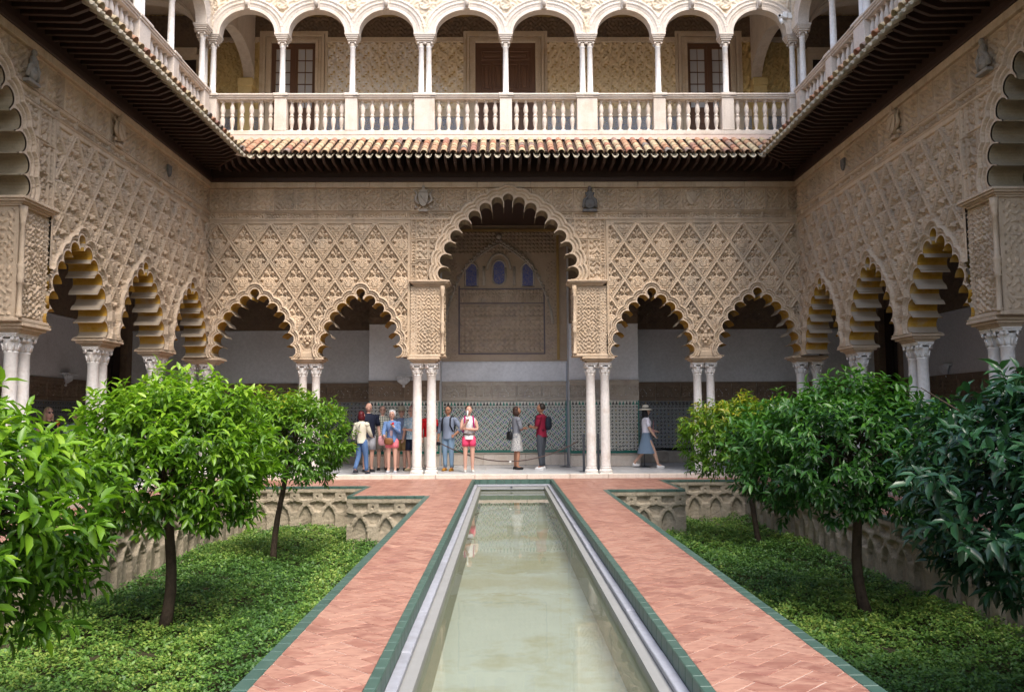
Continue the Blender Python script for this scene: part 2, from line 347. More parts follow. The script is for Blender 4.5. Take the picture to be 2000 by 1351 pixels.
M['slab'] = stone('grey_marble_slab', (.50, .51, .53), (.58, .59, .60), (.46, .45, .45), 1.2, 20, .25, .05, .002, .1)
def plain(name, c, rough=.8, var=.25, sc=30):
    t = NT(name); n = t.noise(sc, 4, .6); return t.done(t.mix(t.M('MULTIPLY', n, var*2), tuple(x*(1-var) for x in c), c), rough, .25, n, .3, .004)
# ------------------------------------------------------------- carved arcade walls
def seg_sd(x, z, P):
    """signed distance (positive outside) to closed polygon P"""
    d = np.full(x.shape, 1e9); ins = np.zeros(x.shape, bool); n = len(P)
    for i in range(n):
        ax, az = P[i]; bx, bz = P[(i+1) % n]; ex, ez = bx-ax, bz-az
        wx, wz = x-ax, z-az; tt = np.clip((wx*ex+wz*ez)/(ex*ex+ez*ez+1e-12), 0, 1)
        d = np.minimum(d, (wx-tt*ex)**2+(wz-tt*ez)**2)
        c = ((az > z) != (bz > z)) & (x < (bx-ax)*(z-az)/(bz-az+1e-12)+ax); ins ^= c
    d = np.sqrt(d); return np.where(ins, -d, d)
SM_C = [(0, 1.66, .115), (.235, 1.45, .145), (.46, 1.255, .148), (.645, 1.03, .148), (.785, .77, .15), (.875, .47, .152), (.93, .16, .15)]
SM_T = [(.075, 1.50), (.31, 1.31), (.52, 1.11), (.69, .85), (.81, .57), (.885, .29), (.90, .0)]
BG_C = [(0, 2.15, .135), (.285, 2.04, .15), (.59, 1.885, .155), (.875, 1.675, .158), (1.13, 1.435, .16), (1.35, 1.155, .16), (1.51, .85, .16), (1.62, .53, .16), (1.665, .19, .165)]
BG_T = [(.115, 1.91), (.41, 1.78), (.69, 1.62), (.955, 1.475), (1.19, 1.24), (1.36, .97), (1.475, .66), (1.555, .33), (1.56, .0)]
class Arch:
    def __init__(s, x, z, C, T, drop=1.):
        s.x, s.z = x, z
        full = [(0-a, b, r) for a, b, r in C[:0:-1]]+list(C); tips = [(-a, b) for a, b in T[::-1]]+list(T)
        s.C = [(x+a, z+b, r) for a, b, r in full]; s.T = [(x+a, z+b) for a, b in tips]
        s.P = [(s.T[0][0], z-drop)]+s.T+[(s.T[-1][0], z-drop)]; s.half = T[-1][0]; s.R = C[-1][0]+C[-1][2]; s.top = z+C[0][1]+C[0][2]
    def sdf(s, x, z):
        out = np.full(x.shape, 9.); m = (np.abs(x-s.x) < s.R+.6) & (z < s.top+.6)
        xm, zm = x[m], z[m]
        d = seg_sd(xm, zm, s.P)
        for i, (a, b, r) in enumerate(s.C):
            d = np.minimum(d, np.hypot(xm-a, zm-b)-r)
            A, B = s.T[i], s.T[i+1]; mx, mz = (A[0]+B[0])/2, (A[1]+B[1])/2; rc = min(r, np.hypot(B[0]-A[0], B[1]-A[1])/2-.010)
            ex, ez = mx-a, mz-b; t = np.clip(((xm-a)*ex+(zm-b)*ez)/(ex*ex+ez*ez+1e-9), 0, 1.25); d = np.minimum(d, np.hypot(xm-a-t*ex, zm-b-t*ez)-rc)
        out[m] = d; return out
    def line(s):
        L = []
        for i, (cx, cz, r) in enumerate(s.C):
            A = np.array(s.T[i]); B = np.array(s.T[i+1]); c = np.array((cx, cz)); rc = min(r, np.linalg.norm(B-A)/2-.010); m = (A+B)/2
            n = (c-m)/np.linalg.norm(c-m); u = np.array((n[1], -n[0])); e = sqrt(max(r*r-rc*rc, 0)); dn = max(np.linalg.norm(c-m), e)
            p = m+n*(dn-e)-u*rc; q = m+n*(dn-e)+u*rc; p0 = m-u*rc; q0 = m+u*rc
            a0 = atan2(p[1]-cz, p[0]-cx); a1 = atan2(q[1]-cz, q[0]-cx)
            while a1 > a0: a1 -= 2*pi
            L += [tuple(A), tuple(p0)]
            for k in range(13): a = a0+(a1-a0)*k/12; L.append((cx+r*cos(a), cz+r*sin(a)))
            L.append(tuple(q0))
        L.append(s.T[-1]); return L
def sm(x, a, b): t = np.clip((x-a)/(b-a), 0, 1); return t*t*(3-2*t)
def mould(d, w):
    """stepped scalloped archivolt profile, d from the opening, w width"""
    u = d/w
    h = .05+0*u
    h = np.where(u < .2, .055, np.where(u < .36, .018, np.where(u < .56, .066, np.where(u < .70, .030, .098))))
    h = np.where(u > .93, .075, h)
    return h
def arab(x, z, k=26., s=0.):
    a = np.abs(x); p = np.sin(k*a+1.7*np.sin(k*.62*z+s))*np.sin(k*.9*z+1.9*np.sin(k*.55*a+s*2))
    q = np.sin(k*1.9*a+2*np.sin(k*z+s)); w = min(.7, k*.015); return .018-.050*np.exp(-(p/w)**2)-.022*np.exp(-(q/(w*1.2))**2)
HOLES = [(.0, .325, .016, .03, 0), (.04, .235, .012, .045, -.45), (.035, .1, .010, .035, .15), (.075, .075, .012, .025, .8), (.135, .09, .012, .032, .5), (.225, -.035, .034, .014, -.25),
         (.165, -.175, .014, .034, -.7), (.115, -.255, .022, .02, 0), (.05, -.305, .034, .012, .5), (.0, -.385, .014, .028, 0), (.19, -.06, .01, .02, 0), (.0, .17, .008, .02, 0), (.1, .30, .008, .02, .6)]
BALLS = [(.088, .178, .043), (.178, -.0, .038), (.04, .135, .02)]
def cell_detail(dx, dz):
    a = np.abs(dx); h = -.012+.006*np.sin(60*a+3*np.sin(30*dz))*np.sin(55*dz)
    r = np.hypot(dx, dz+.095); h = np.where(r < .145, .012, h); h = np.where((r < .118), -.004, h)
    th = np.arctan2(dx, dz+.155); rr = np.hypot(dx, dz+.155)
    fan = .018+.014*np.cos(th*14)*np.clip(rr*9, 0, 1)
    h = np.where((r < .1), fan*1.5, h)
    h = np.where((np.hypot(a-.075, dz+.215) < .035), .012, h)
    for bx, bz, br in BALLS:
        d = np.hypot(a-bx, dz-bz); h = np.where(d < br, np.maximum(h, .005+1.25*np.sqrt(np.maximum(br*br-d*d, 0))), h)
    for hx, hz, rx, rz, an in HOLES:
        u = (a-hx)*cos(an)+(dz-hz)*sin(an); v = -(a-hx)*sin(an)+(dz-hz)*cos(an)
        h = np.where((u/rx)**2+(v/rz)**2 < 1.1, -.085, h)
    return h
VZ = 1.0
def lattice(x, z, xn, P, zt):
    a = (x-xn)/P; b = (zt-.5-z)/VZ; p = a+b; q = a-b
    fp = p-np.floor(p); fq = q-np.floor(q); G = sqrt(1/P**2+1)
    d = np.minimum(np.minimum(fp, 1-fp), np.minimum(fq, 1-fq))/G
    i = np.floor(p); j = np.floor(q); ac = (i+j+1)/2; bc = (i-j)/2
    return d, (a-ac)*P, -(b-bc)*VZ, i, j
FR = dict(fz0=6.915, fz1=7.525, bz0=6.71, bz1=6.885)
def jit(k): return ((np.sin(k*12.9898)*43758.5453) % 1.)
def wall_h(x, z, W):
    h = np.full(x.shape, 0.); sd = np.full(x.shape, 9.)
    for A in W['arches']: sd = np.minimum(sd, A.sdf(x, z))
    # lattice bays
    for (x0, x1, xn, P) in W['bays']:
        m = (x > x0) & (x < x1) & (z < 6.66)
        xm, zm = x[m], z[m]
        d, dx, dz, i, j = lattice(xm, zm, xn, P, 6.62)
        c = cell_detail(dx, dz); wav = .004*np.sin(2*pi*(dz+dx)*9)
        L = .056-.026*np.exp(-((d-.010)/.010)**2); L = L+wav
        hh = np.where(d < .048, L, np.where((d > .058) & (d < .07), .012, c))
        ft = (zm > 6.58); hh = np.where((zm > 6.50) & (d >= .05), -.01+.012*(np.sin(xm*50) > 0)*(zm < 6.56), hh)
        hh = np.where(ft, np.where(((zm-6.58) % .03) < .015, .03, .018), hh)
        e = np.minimum(xm-x0, x1-xm); hh = np.where(e < .06, np.where((e % .03) < .015, .035, .02), hh)
        hh = np.where(zm < 3.32, np.where(zm < 3.22, .055, .035), hh)
        h[m] = hh
    # plain/carved blocks round the large arch and over everything: panels with sunk joints
    def panels(m, pw, zc, ph, off, k, ox=0., amp=1.):
        xm, zm = x[m], z[m]; c = np.floor((xm-ox)/pw); r = np.floor((zm-zc)/ph)
        jx = (jit(c+off)-.5)*.07; u = (xm-ox)-c*pw-pw/2; v = (zm-zc)-r*ph-ph/2
        e = np.minimum(pw/2-np.abs(u), ph/2-np.abs(v)); s = jit(c*3.1+r*7.7+off)*6
        q = amp*arab(u, v+s*.3, k, 0.)+.004*(jit(c*5.3+r*2.1+off)-.5)
        fr = np.where(e < .008, -.014, np.where(e < .036, .024+0*q, q)); h[m] = fr
    for (x0, x1) in W['pan']:
        panels((x > x0) & (x < x1) & (z < FR['bz0']), (x1-x0)/max(1, round((x1-x0)/.5)), 5.08, .545, 1., 24., x0)
        for (s0, s1) in ((x0, x0+.15), (x1-.15, x1)):
            panels((x >= s0) & (x < s1) & (z < FR['bz0']), .15, 4.9, .62, 3., 42., s0, 1.)
    panels((z >= FR['fz0']) & (z < FR['fz1']), .56, FR['fz0'], FR['fz1']-FR['fz0'], 5., 26., W.get('ox', 0))
    panels((z >= FR['bz0']) & (z < FR['bz1']), .62, FR['bz0'], FR['bz1']-FR['bz0'], 9., 44., W.get('ox', 0)+.2, 1.)
    h = np.where((z >= FR['bz1']) & (z < FR['fz0']), .03, h); h = np.where((z >= 6.67) & (z < FR['bz0']), .035, h)
    h = np.where(z >= FR['fz1'], .05, h)
    wid = np.full(x.shape, .155)
    for A in W['arches']:
        if A.R > 1.3: wid = np.where(np.abs(x-A.x) < A.R+.4, .25, wid)
    h = np.where(sd < wid, mould(np.maximum(sd, 0), wid)+np.where(wid > .2, .02, 0.), h)
    return h, sd, wid
def build_wall(W, root, g):
    arches = W['arches']
    def sdf(x, z):
        d = np.full(x.shape, 9.)
        for A in arches: d = np.minimum(d, A.sdf(x, z))
        return d
    def lab(x, z):
        h, sd, wid = wall_h(x, z, W); L = np.zeros(x.shape, int)
        for (x0, x1, xn, P) in W['bays']:
            m = (x > x0+.06) & (x < x1-.06) & (z < 6.58) & (z > 3.32)
            d, dx, dz, i, j = lattice(x, z, xn, P, 6.62)
            L = np.where(m, np.where(d < .05, 1, 1000+((i % 64)*64+(j % 64)).astype(int)), L)
        k = np.floor((x-W.get('ox', 0))/.56).astype(int) % 64
        L = np.where((z >= FR['fz0']) & (z < FR['fz1']), 6000+k, L)
        k = np.floor((x-W.get('ox', 0)-.2)/.62).astype(int) % 64
        L = np.where((z >= FR['bz0']) & (z < FR['bz1']), 7000+k, L)
        for q, (x0, x1) in enumerate(W['pan']):
            n = max(1, round((x1-x0)/.5)); m = (x > x0) & (x < x1) & (z < FR['bz0'])
            L = np.where(m, 8000+q*200+(np.floor((x-x0)/((x1-x0)/n))*10+np.floor((z-5.08)/.545)).astype(int), L)
        for n, A in enumerate(arches): L = np.where((sd < wid) & (np.abs(x-A.x) < A.R+.26), 10+n, L)
        return L
    def names(l):
        if l == 0: return 'wall_face', M['stone']
        if l == 1: return 'lattice_band', M['stone']
        if l < 100: return 'arch_moulding', M['stone_smooth']
        if l < 6000: return 'lozenge_panel', M['stone']
        if l < 7000: return 'frieze_panel', M['stone']
        if l < 8000: return 'inscription_panel', M['stone']
        return 'carved_block', M['stone']
    for (x0, x1, z0, z1) in W['rects']:
        hf(x0, x1, z0, z1, g, lambda x, z: wall_h(x, z, W)[0], lab, sdf, parent=root, names=names)
        hf(x0, x1, z0, z1, .05, lambda x, z: np.full(x.shape, -.5), None, sdf, mat=M['darkplaster'], parent=root, name='rear_face')
    for A in arches:
        L = A.line(); big = A.R > 1.3; n = len(L); V = []; yf = -.05
        for y in (yf, .5): V += [(a, y, b) for a, b in L]
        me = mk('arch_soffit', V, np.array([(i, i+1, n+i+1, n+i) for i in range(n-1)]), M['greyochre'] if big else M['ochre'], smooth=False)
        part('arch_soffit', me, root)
    # coping fillet under the eave
    x0, x1 = W['span']; b = MB(); n = int((x1-x0)/1.3)
    for i in range(n):
        a = x0+(x1-x0)*i/n; c = x0+(x1-x0)*(i+1)/n; part('coping_block', MB().box(a+.004, c-.004, -.075, .3, 7.53, 7.672, bev=.006).mesh('coping_block', M['stone_smooth']), root)
# impost over a pair of columns, local coordinates along the wall
def impost_mesh(w, dpt, z0=2.94, z1=3.10, mats=None):
    b = MB(); st = [(w*.70, 0, .03), (w*.76, .03, .055), (w*.88, .055, .10), (w*1.0, .10, .135), (w*.97, .135, z1-z0)]
    for i, (ww, a, c) in enumerate(st):
        q = (w-ww)/2; b.box(-ww/2, ww/2, -.06+q, dpt-q+.0, z0+a, z0+c+.0005, bev=.006)
    return b.mesh('impost', mats or M['stone_smooth'])
IMP = impost_mesh(.84, .56); IMPW = impost_mesh(.95, .60)
def pier(root, x0, x1, left=True):
    """relief-clad pier above the imposts with a cornice and a corner colonnette on the side of the big arch"""
    b = MB().box(x0, x1, .012, .5, 3.10, 4.94); part('pier_core', b.mesh('pier_core', M['stone_smooth']), root)
    for r in range(3):
        xa = x0+(.17 if left else .10); xb = x1-(.10 if left else .17)
        W_ = xb-xa; hh = lambda x, z, c=(xa+xb)/2, r=r: np.where(np.minimum(np.minimum(x-xa, xb-x), np.minimum(z-(3.2+.57*r), 3.2+.57*r+.56-z)) < .012, .0, .014+arab(x-c, z-3.2-.57*r+.2*r, 33+r*3., r*1.3))
        hf(xa+.006, xb-.006, 3.2+.57*r, 3.2+.57*r+.56, .0135, hh, None, None, 'carved_block', M['stone'], root)
        xs = x0+.01 if left else x1-.155
        hf(xs, xs+.145, 3.2+.57*r, 3.2+.57*r+.56, .0135, lambda x, z: .008+arab(x-xs-.07, z, 44., r), None, None, 'inscription_panel', M['stone'], root)
        xj = x1 if left else x0
        # jamb panels facing the large opening
        me = hf(.07, .45, 3.2+.57*r, 3.2+.57*r+.56, .02, lambda x, z: .01+arab(x-.26, z-3.2, 28., r), None, None, 'jamb_panel', M['stone'], root)
        me.rotation_euler = (0, 0, pi/2 if left else -pi/2); me.location = (xj+.001 if left else xj-.001, 0 if left else .52, 0)
    part('pier_base_moulding', MB().box(x0-.02, x1+.05 if left else x1+.02, -.05, .52, 3.102, 3.16, bev=.01).mesh('pier_base_moulding', M['stone_smooth']), root)
    c = MB(); xc = (x0+x1)/2
    for i, (e, a, h_) in enumerate([(.02, 4.94, 4.97), (.05, 4.97, 5.00), (.10, 5.00, 5.035), (.13, 5.035, 5.075)]):
        c.box(x0+.10-e if left else x0-.02-e, x1+.02+e if left else x1-.10+e, -.03-e, .5+e*.5, a, h_+.0005, bev=.005)
    part('pier_cornice', c.mesh('pier_cornice', M['stone_smooth']), root)
    xs = x0+.08 if left else x0-.06; dm = MB()
    for k in range(int((x1-x0)/.035)): dm.box(xs+k*.036, xs+k*.036+.018, -.093, -.06, 4.975, 4.998)
    part('dentil_row', dm.mesh('dentil_row', M['stone_smooth']), root)
    xq = x1-.035 if left else x0+.035
    pr = [(.055, 3.16), (.055, 3.2), (.04, 3.22), (.038, 3.7), (.06, 3.72), (.045, 3.76), (.062, 3.82), (.045, 3.88), (.06, 3.95), (.06, 4.0), (.04, 4.03), (.036, 4.65), (.05, 4.67), (.04, 4.7), (.062, 4.82), (.065, 4.94)]
    part('colonnette', MB().lathe(pr, (xq, -.035, 0), 12).mesh('colonnette', M['stone_smooth']), root)
# --- columns of the lower arcade: base, shaft, capital
def lower_column_meshes(r):
    base = MB().box(-.165, .165, -.165, .165, 0, .13, bev=.008).lathe([(.16, .13), (.172, .15), (.172, .175), (.155, .2), (.135, .21), (.132, .225), (.142, .24), (.142, .255), (r+.005, .27)], seg=24).mesh('base', M['marble'])
    shaft = MB().lathe([(r+.004, .265), (r, .3), (r*1.0, 1.2), (r*.95, 2.0), (r*.9, 2.61), (r*.98, 2.622), (r*1.02, 2.635), (r*.98, 2.65)], seg=24).mesh('shaft', M['marble'])
    c = MB().lathe([(r*.92, 2.64), (r*.95, 2.70), (r*1.0, 2.74), (r*1.12, 2.80), (r*1.25, 2.84)], seg=20)
    for k in range(8):
        a = 2*pi*k/8; R = r*.98
        c.tube([(R*cos(a), R*sin(a), 2.66), (R*1.12*cos(a), R*1.12*sin(a), 2.73), (R*1.32*cos(a), R*1.32*sin(a), 2.775), (R*1.38*cos(a), R*1.38*sin(a), 2.76)], [.03, .03, .022, .01], 6, flat=.5)
    for k in range(4):
        a = pi/4+k*pi/2; R = r*1.42
        for s in (-1, 1):
            q = a+s*.2; c.tube([(R*cos(q)-.014*cos(a), R*sin(q)-.014*sin(a), 2.845), (R*cos(q)+.02*cos(a), R*sin(q)+.02*sin(a), 2.845)], [.036, .036], 10)
        c.ball((r*1.3*cos(k*pi/2), r*1.3*sin(k*pi/2), 2.90), .02, 6, 4)
    e = r*1.32
    c.box(-e, e, -e, e, 2.875, 2.905, bev=.008).box(-e*1.06, e*1.06, -e*1.06, e*1.06, 2.905, 2.94, bev=.006)
    return base, shaft, c.mesh('capital', M['marble'])
CM_S = lower_column_meshes(.112); CM_L = lower_column_meshes(.124)
def lower_column(x, y, label, big=False, group='marble columns of the lower arcade'):
    t = thing('marble_column', label, 'column', (x, y, 0), 0, group); a = CM_L if big else CM_S
    part('base', a[0], t); part('shaft', a[1], t, (0, 0, 0), (0, 0, random.random()*6)); part('capital', a[2], t); return t

# back wall --------------------------------------------------
HB = 7.69
back = thing('carved_arcade_wall', 'carved stone end wall beyond the pool, with one tall many-lobed arch between pointed arches', 'wall', (0, 21.4, 0), 0)
ZS = 3.10; ZB = 5.075
WB = dict(arches=[Arch(-6.44, ZS, SM_C, SM_T), Arch(-3.71, ZS, SM_C, SM_T), Arch(3.82, ZS, SM_C, SM_T), Arch(6.57, ZS, SM_C, SM_T), Arch(.11, ZB, BG_C, BG_T)],
          bays=[(-HB-.1, -2.45, -5.06, .683), (2.67, HB+.1, 5.19, .688)], pan=[(-2.43, -1.5), (1.72, 2.65), (-1.5, 1.72)], span=(-HB-.02, HB+.02),
          rects=[(-HB-.02, -2.44, ZS, 7.6), (-2.44, 2.66, ZB, 7.6), (2.66, HB+.02, ZS, 7.6)], ox=-HB)
build_wall(WB, back, .0133)
pier(back, -2.43, -1.56, True); pier(back, 1.78, 2.65, False)
for x, me in ((-5.06, IMP), (-2.08, IMP), (2.42, IMP), (5.19, IMP), (-7.8, IMPW), (7.9, IMPW)): part('impost', me, back, (x, 0, 0))
# coats of arms and small sculptures set into the frieze
def shield(root, x, z, s, mat, kind=0):
    b = MB()
    if kind == 0:
        P = [(-.10, .16), (.10, .16), (.115, .1), (.10, -.05), (.06, -.12), (0, -.16), (-.06, -.12), (-.10, -.05), (-.115, .1)]
        b.prism([(u*s, v*s+.0) for u, v in P], -.09, -.0, 'y'); b.box(-.09*s, .09*s, -.1, 0, .17*s, .22*s).box(-.03*s, .03*s, -.1, 0, .22*s, .33*s)
        for q in (-1, 1):
            b.tube([(q*.1*s, -.04, -.1*s), (q*.19*s, -.05, 0), (q*.15*s, -.05, .12*s), (q*.2*s, -.04, .22*s)], [.03*s, .035*s, .025*s, .01], 6).ball((q*.17*s, -.04, -.17*s), .035*s, 6, 4)
        b.box(-.1*s, .1*s, -.08, 0, -.27*s, -.22*s)
        b.tube([(-.07*s, -.1, .1*s), (.07*s, -.1, -.08*s)], .012, 5)
    elif kind == 1:
        b.box(-.17*s, .17*s, -.12, 0, -.3*s, -.24*s, bev=.01); b.ball((0, -.06, -.1*s), (.13*s, .07, .14*s), 10, 7).ball((0, -.07, .1*s), (.09*s, .06, .13*s), 8, 6).ball((0, -.08, .25*s), (.05*s, .05, .07*s), 8, 6)
        for q in (-1, 1): b.tube([(q*.15*s, -.06, -.2*s), (q*.13*s, -.09, -.02*s), (q*.05*s, -.1, .06*s), (q*.1*s, -.08, .16*s)], [.04*s, .04*s, .03*s, .02], 6)
        b.ball((0, -.1, -.12*s), .05*s, 6, 5)
    else:
        P = [(-.12, .15), (.12, .15), (.12, -.02), (.07, -.13), (0, -.19), (-.07, -.13), (-.12, -.02)]
        b.prism([(u*s, v*s) for u, v in P], -.045, 0, 'y'); b.tube([(-.10*s, -.045, .12*s), (.08*s, -.045, -.1*s)], .009, 5)
    nm = ('coat_of_arms', 'crowned_sculpture', 'shield_relief')[kind]
    part(nm, b.mesh(nm, mat), root, (x, -.02, z))
shield(back, -2.1, 7.2, 1.15, M['greyfrieze'], 0); shield(back, 2.24, 7.2, 1.1, M['darkrelief'], 1); shield(back, 4.9, 7.24, 1.0, M['stone_smooth'], 2)
# small figures carved over the imposts
for x in (-5.06, 5.19):
    b = MB(); b.ball((0, -.05, .36), .045, 8, 6).ball((0, -.045, .26), (.05, .05, .09), 8, 6)
    for q in (-1, 1): b.ball((q*.06, -.04, .17), .04, 8, 5).tube([(q*.05, -.05, .3), (q*.1, -.05, .22), (q*.06, -.06, .18)], [.02, .018, .012], 5)
    b.ball((0, -.05, .1), (.05, .03, .04), 8, 5)
    part('carved_figure', b.mesh('carved_figure', M['stone']), back, (x, -.02, 3.35))
# side walls ---------------------------------------------------
colsY = [21.44, 18.76, 16.08, 13.4]
WS = dict(arches=[Arch(20.1, ZS, SM_C, SM_T), Arch(17.42, ZS, SM_C, SM_T), Arch(14.74, ZS, SM_C, SM_T), Arch(11.17, ZB, BG_C, BG_T)],
          bays=[(13.75, 21.9, 16.08, .67)], pan=[(12.83, 13.75), (9.5, 12.83)], span=(9.0, 21.75),
          rects=[(13.74, 21.75, ZS, 7.6), (9.3, 13.74, ZB, 7.6)], ox=0)
left = thing('carved_arcade_wall', 'long carved stone arcade wall on the left side of the courtyard', 'wall', (-HB, .2, 0), pi/2)
build_wall(WS, left, .0155)
pier(left, 12.87, 13.74, False)
for y in colsY[1:]: part('impost', IMP, left, (y, 0, 0))
part('plain_wall', MB().box(-3, 9.31, 0, .5, ZB, 7.6).box(8.6, 9.51, .01, .5, 3.1, ZB+.01).box(-3, 8.6, 0, .5, 0, ZB+.005).mesh('plain_wall', M['stone_smooth']), left)
shield(left, 12.9, 7.22, .95, M['greysculpt'], 1); shield(left, 16.0, 7.22, 1.1, M['stone_smooth'], 0); shield(left, 18.5, 7.2, .8, M['darkrelief'], 2)
right = copy_tree(left, None, label='long carved stone arcade wall on the right side of the courtyard')
right.location = (HB, -.2, 0); right.rotation_euler = (0, 0, -pi/2); right.scale = (-1, 1, 1)
# columns ---------------------------------------------------
def pair(x, y, axis, lab, big=False, s=.17):
    for q, w in ((-1, 'first'), (1, 'second')):
        px, py = (x+q*s, y) if axis == 'x' else (x, y+q*s)
        side = {('x', -1): 'left', ('x', 1): 'right', ('y', -1): 'nearer', ('y', 1): 'farther'}[(axis, q)]
        lower_column(px, py, '%s white marble column of the pair %s' % (side, lab), big)
YC = 21.4+.24
pair(-5.06, YC, 'x', 'between the two left end arches'); pair(-2.08, YC, 'x', 'left of the pool end, by the red jacket', True, .185)
pair(2.42, YC, 'x', 'right of the pool end', True, .185); pair(5.19, YC, 'x', 'between the two right end arches')
for sx, nm in ((-1, 'left'), (1, 'right')):
    oy = .2 if sx < 0 else -.2
    for y, d in zip(colsY[1:], ('nearest the far corner', 'second from the far corner', 'under the big pier')):
        pair(sx*(HB+.25), y+oy, 'y', '%s, %s arcade' % (d, nm))
    lower_column(sx*7.72, YC, 'white marble column at the far %s corner, innermost of its cluster' % nm)
    lower_column(sx*(8.13), YC-.02, 'white marble column at the far %s corner, outermost of its cluster' % nm)
    lower_column(sx*7.93, YC+.3, 'white marble column at the far %s corner, hindmost of its cluster' % nm)
# floor of the arcades and step ------------------------------------------
fl = part('arcade_floor', None, None, kind='structure')
b = MB(); 
for (x0, x1, y0, y1) in ((-12.2, 12.2, 21.46, 27.0), (-12.2, -HB-.06, -3, 21.46), (HB+.06, 12.2, -3, 21.46)): b.box(x0, x1, y0, y1, -.3, .088)
part('bedding', b.mesh('bedding', M['mortar']), fl)
cnt = 0; rest = MB()
for i in range(15):
    for j in range(6):
        x0 = -8.1+i*1.08+(j % 2)*.4; y0 = 21.5+j*.82; me = MB().box(x0+.003, x0+1.077, y0+.003, y0+.817, .05, .1+.0015*random.random(), bev=.002)
        part('marble_slab', me.mesh('marble_slab', M['slab']), fl)
for sx in (-1, 1):
    for j in range(30):
        for i in range(4): rest.box(sx*(7.78+i*1.05)+(-1.04 if sx < 0 else 0), sx*(7.78+i*1.05)+(0 if sx < 0 else 1.04), -3+j*.82, -3+j*.82+.815, .05, .1, tone=random.random())
part('marble_slabs', rest.mesh('marble_slabs', M['slab']), fl, kind='stuff')
st = part('step_edge', None, None, kind='structure')
xs = -8.3
while xs < 8.3:
    w = random.uniform(.9, 1.7); part('kerb_stone', MB().box(xs+.004, xs+w-.004, 21.30, 21.5, -.2, .106, bev=.01).mesh('kerb_stone', M['galstone']), st); xs += w
for sx in (-1, 1):
    ys = -3
    while ys < 21.3:
        w = 1.3; part('kerb_stone', MB().box(*sorted((sx*(HB-.08), sx*(HB+.1))), ys+.004, ys+w-.004, -.2, .106, bev=.01).mesh('kerb_stone', M['galstone']), st); ys += w
# ------------------------------------------------------------- inner walls of the arcades
def band_wall(root, x0, x1, y, zel, white, frieze, upper, frame=True, ceil=7.5, ztop=4.33):
    """front faces -y at y in local coords"""
    def bx(nm, z0, z1, dy, m, **k): return part(nm, MB().box(x0, x1, y-dy, y+.3, z0, z1).mesh(nm, m), root)
    bx('wall_core', .1, ceil, 0, white)
    n = max(1, int((x1-x0)/1.1))
    for i in range(n):
        a = x0+(x1-x0)*i/n; c = x0+(x1-x0)*(i+1)/n
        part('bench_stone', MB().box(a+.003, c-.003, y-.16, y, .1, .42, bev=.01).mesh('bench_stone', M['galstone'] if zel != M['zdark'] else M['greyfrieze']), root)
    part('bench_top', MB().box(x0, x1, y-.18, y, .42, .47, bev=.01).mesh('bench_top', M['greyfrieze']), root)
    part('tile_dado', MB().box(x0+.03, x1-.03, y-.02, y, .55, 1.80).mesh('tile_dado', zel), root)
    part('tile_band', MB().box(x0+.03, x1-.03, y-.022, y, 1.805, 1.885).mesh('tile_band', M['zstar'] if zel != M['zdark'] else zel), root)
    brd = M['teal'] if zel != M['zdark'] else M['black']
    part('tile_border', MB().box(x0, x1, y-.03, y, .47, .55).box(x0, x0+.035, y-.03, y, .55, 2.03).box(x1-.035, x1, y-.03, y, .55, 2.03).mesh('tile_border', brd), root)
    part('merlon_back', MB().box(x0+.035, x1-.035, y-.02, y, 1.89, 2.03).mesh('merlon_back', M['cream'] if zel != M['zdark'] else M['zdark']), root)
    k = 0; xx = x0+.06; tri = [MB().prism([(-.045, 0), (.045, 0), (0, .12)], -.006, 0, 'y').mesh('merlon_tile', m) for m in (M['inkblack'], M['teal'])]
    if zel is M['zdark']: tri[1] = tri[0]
    big = MB()
    while xx < x1-.05:
        if k < 48: part('merlon_tile', tri[(k//2) % 2], root, (xx+.04, y-.0201, 1.9))
        xx += .115 if zel is M['zdark'] else .1; k += 1
    # carved frieze with block joints
    nb = max(1, int((x1-x0)/.75)); w = (x1-x0)/nb
    for i in range(nb):
        xa, xb = x0+i*w, x0+(i+1)*w; rnd = (i % 3 == 1)
        def hh(x, z, xa=xa, xb=xb, rnd=rnd):
            e = np.minimum(np.minimum(x-xa, xb-x)-.02, np.minimum(z-2.14, 2.5-z)); c = (xa+xb)/2
            r = np.hypot(x-c, z-2.32); q = .012+arab(x-c, z-2.32, 34.); q = np.where((r < .13) & rnd, .02, q)
            return np.where(e < 0, .03, np.where(e < .015, -.0, q))
        o = hf(xa+.002, xb-.002, 2.04, 2.6, .028, hh, None, None, 'frieze_block', frieze, root); o.location = (0, y-.03, 0)
    part('frieze_cornice', MB().box(x0-.01, x1+.01, y-.07, y, 2.6, 2.64, bev=.006).mesh('frieze_cornice', frieze), root)
    part('plaster_ledge', MB().box(x0-.005, x1+.005, y-.03, y, ztop-.05, ztop, bev=.01).mesh('plaster_ledge', white), root)
    if upper:
        o = hf(x0, x1, ztop, ceil, .045, lambda x, z: .02+.8*arab((x % .9)-.45, z, 30.), None, None, 'carved_plaster', upper, root); o.location = (0, y-.02, 0)
innr = thing('inner_arcade_wall', 'shaded inner wall behind the end arcade, with tiled dado and white plaster', 'wall', (0, 0, 0))
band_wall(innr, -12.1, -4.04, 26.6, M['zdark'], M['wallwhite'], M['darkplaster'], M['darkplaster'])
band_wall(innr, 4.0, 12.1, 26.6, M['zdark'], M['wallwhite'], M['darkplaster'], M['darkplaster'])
band_wall(innr, -4.04, -1.93, 24.83, M['zstar'], M['wallwhite'], M['darkplaster'], M['darkplaster'])
band_wall(innr, 1.93, 4.0, 24.83, M['zstar'], M['wallwhite'], M['greyfrieze'], M['darkplaster'])
band_wall(innr, -1.93, 1.90, 25.63, M['zchev'], M['wallwhite'], M['greyfrieze'], None, ztop=3.25)
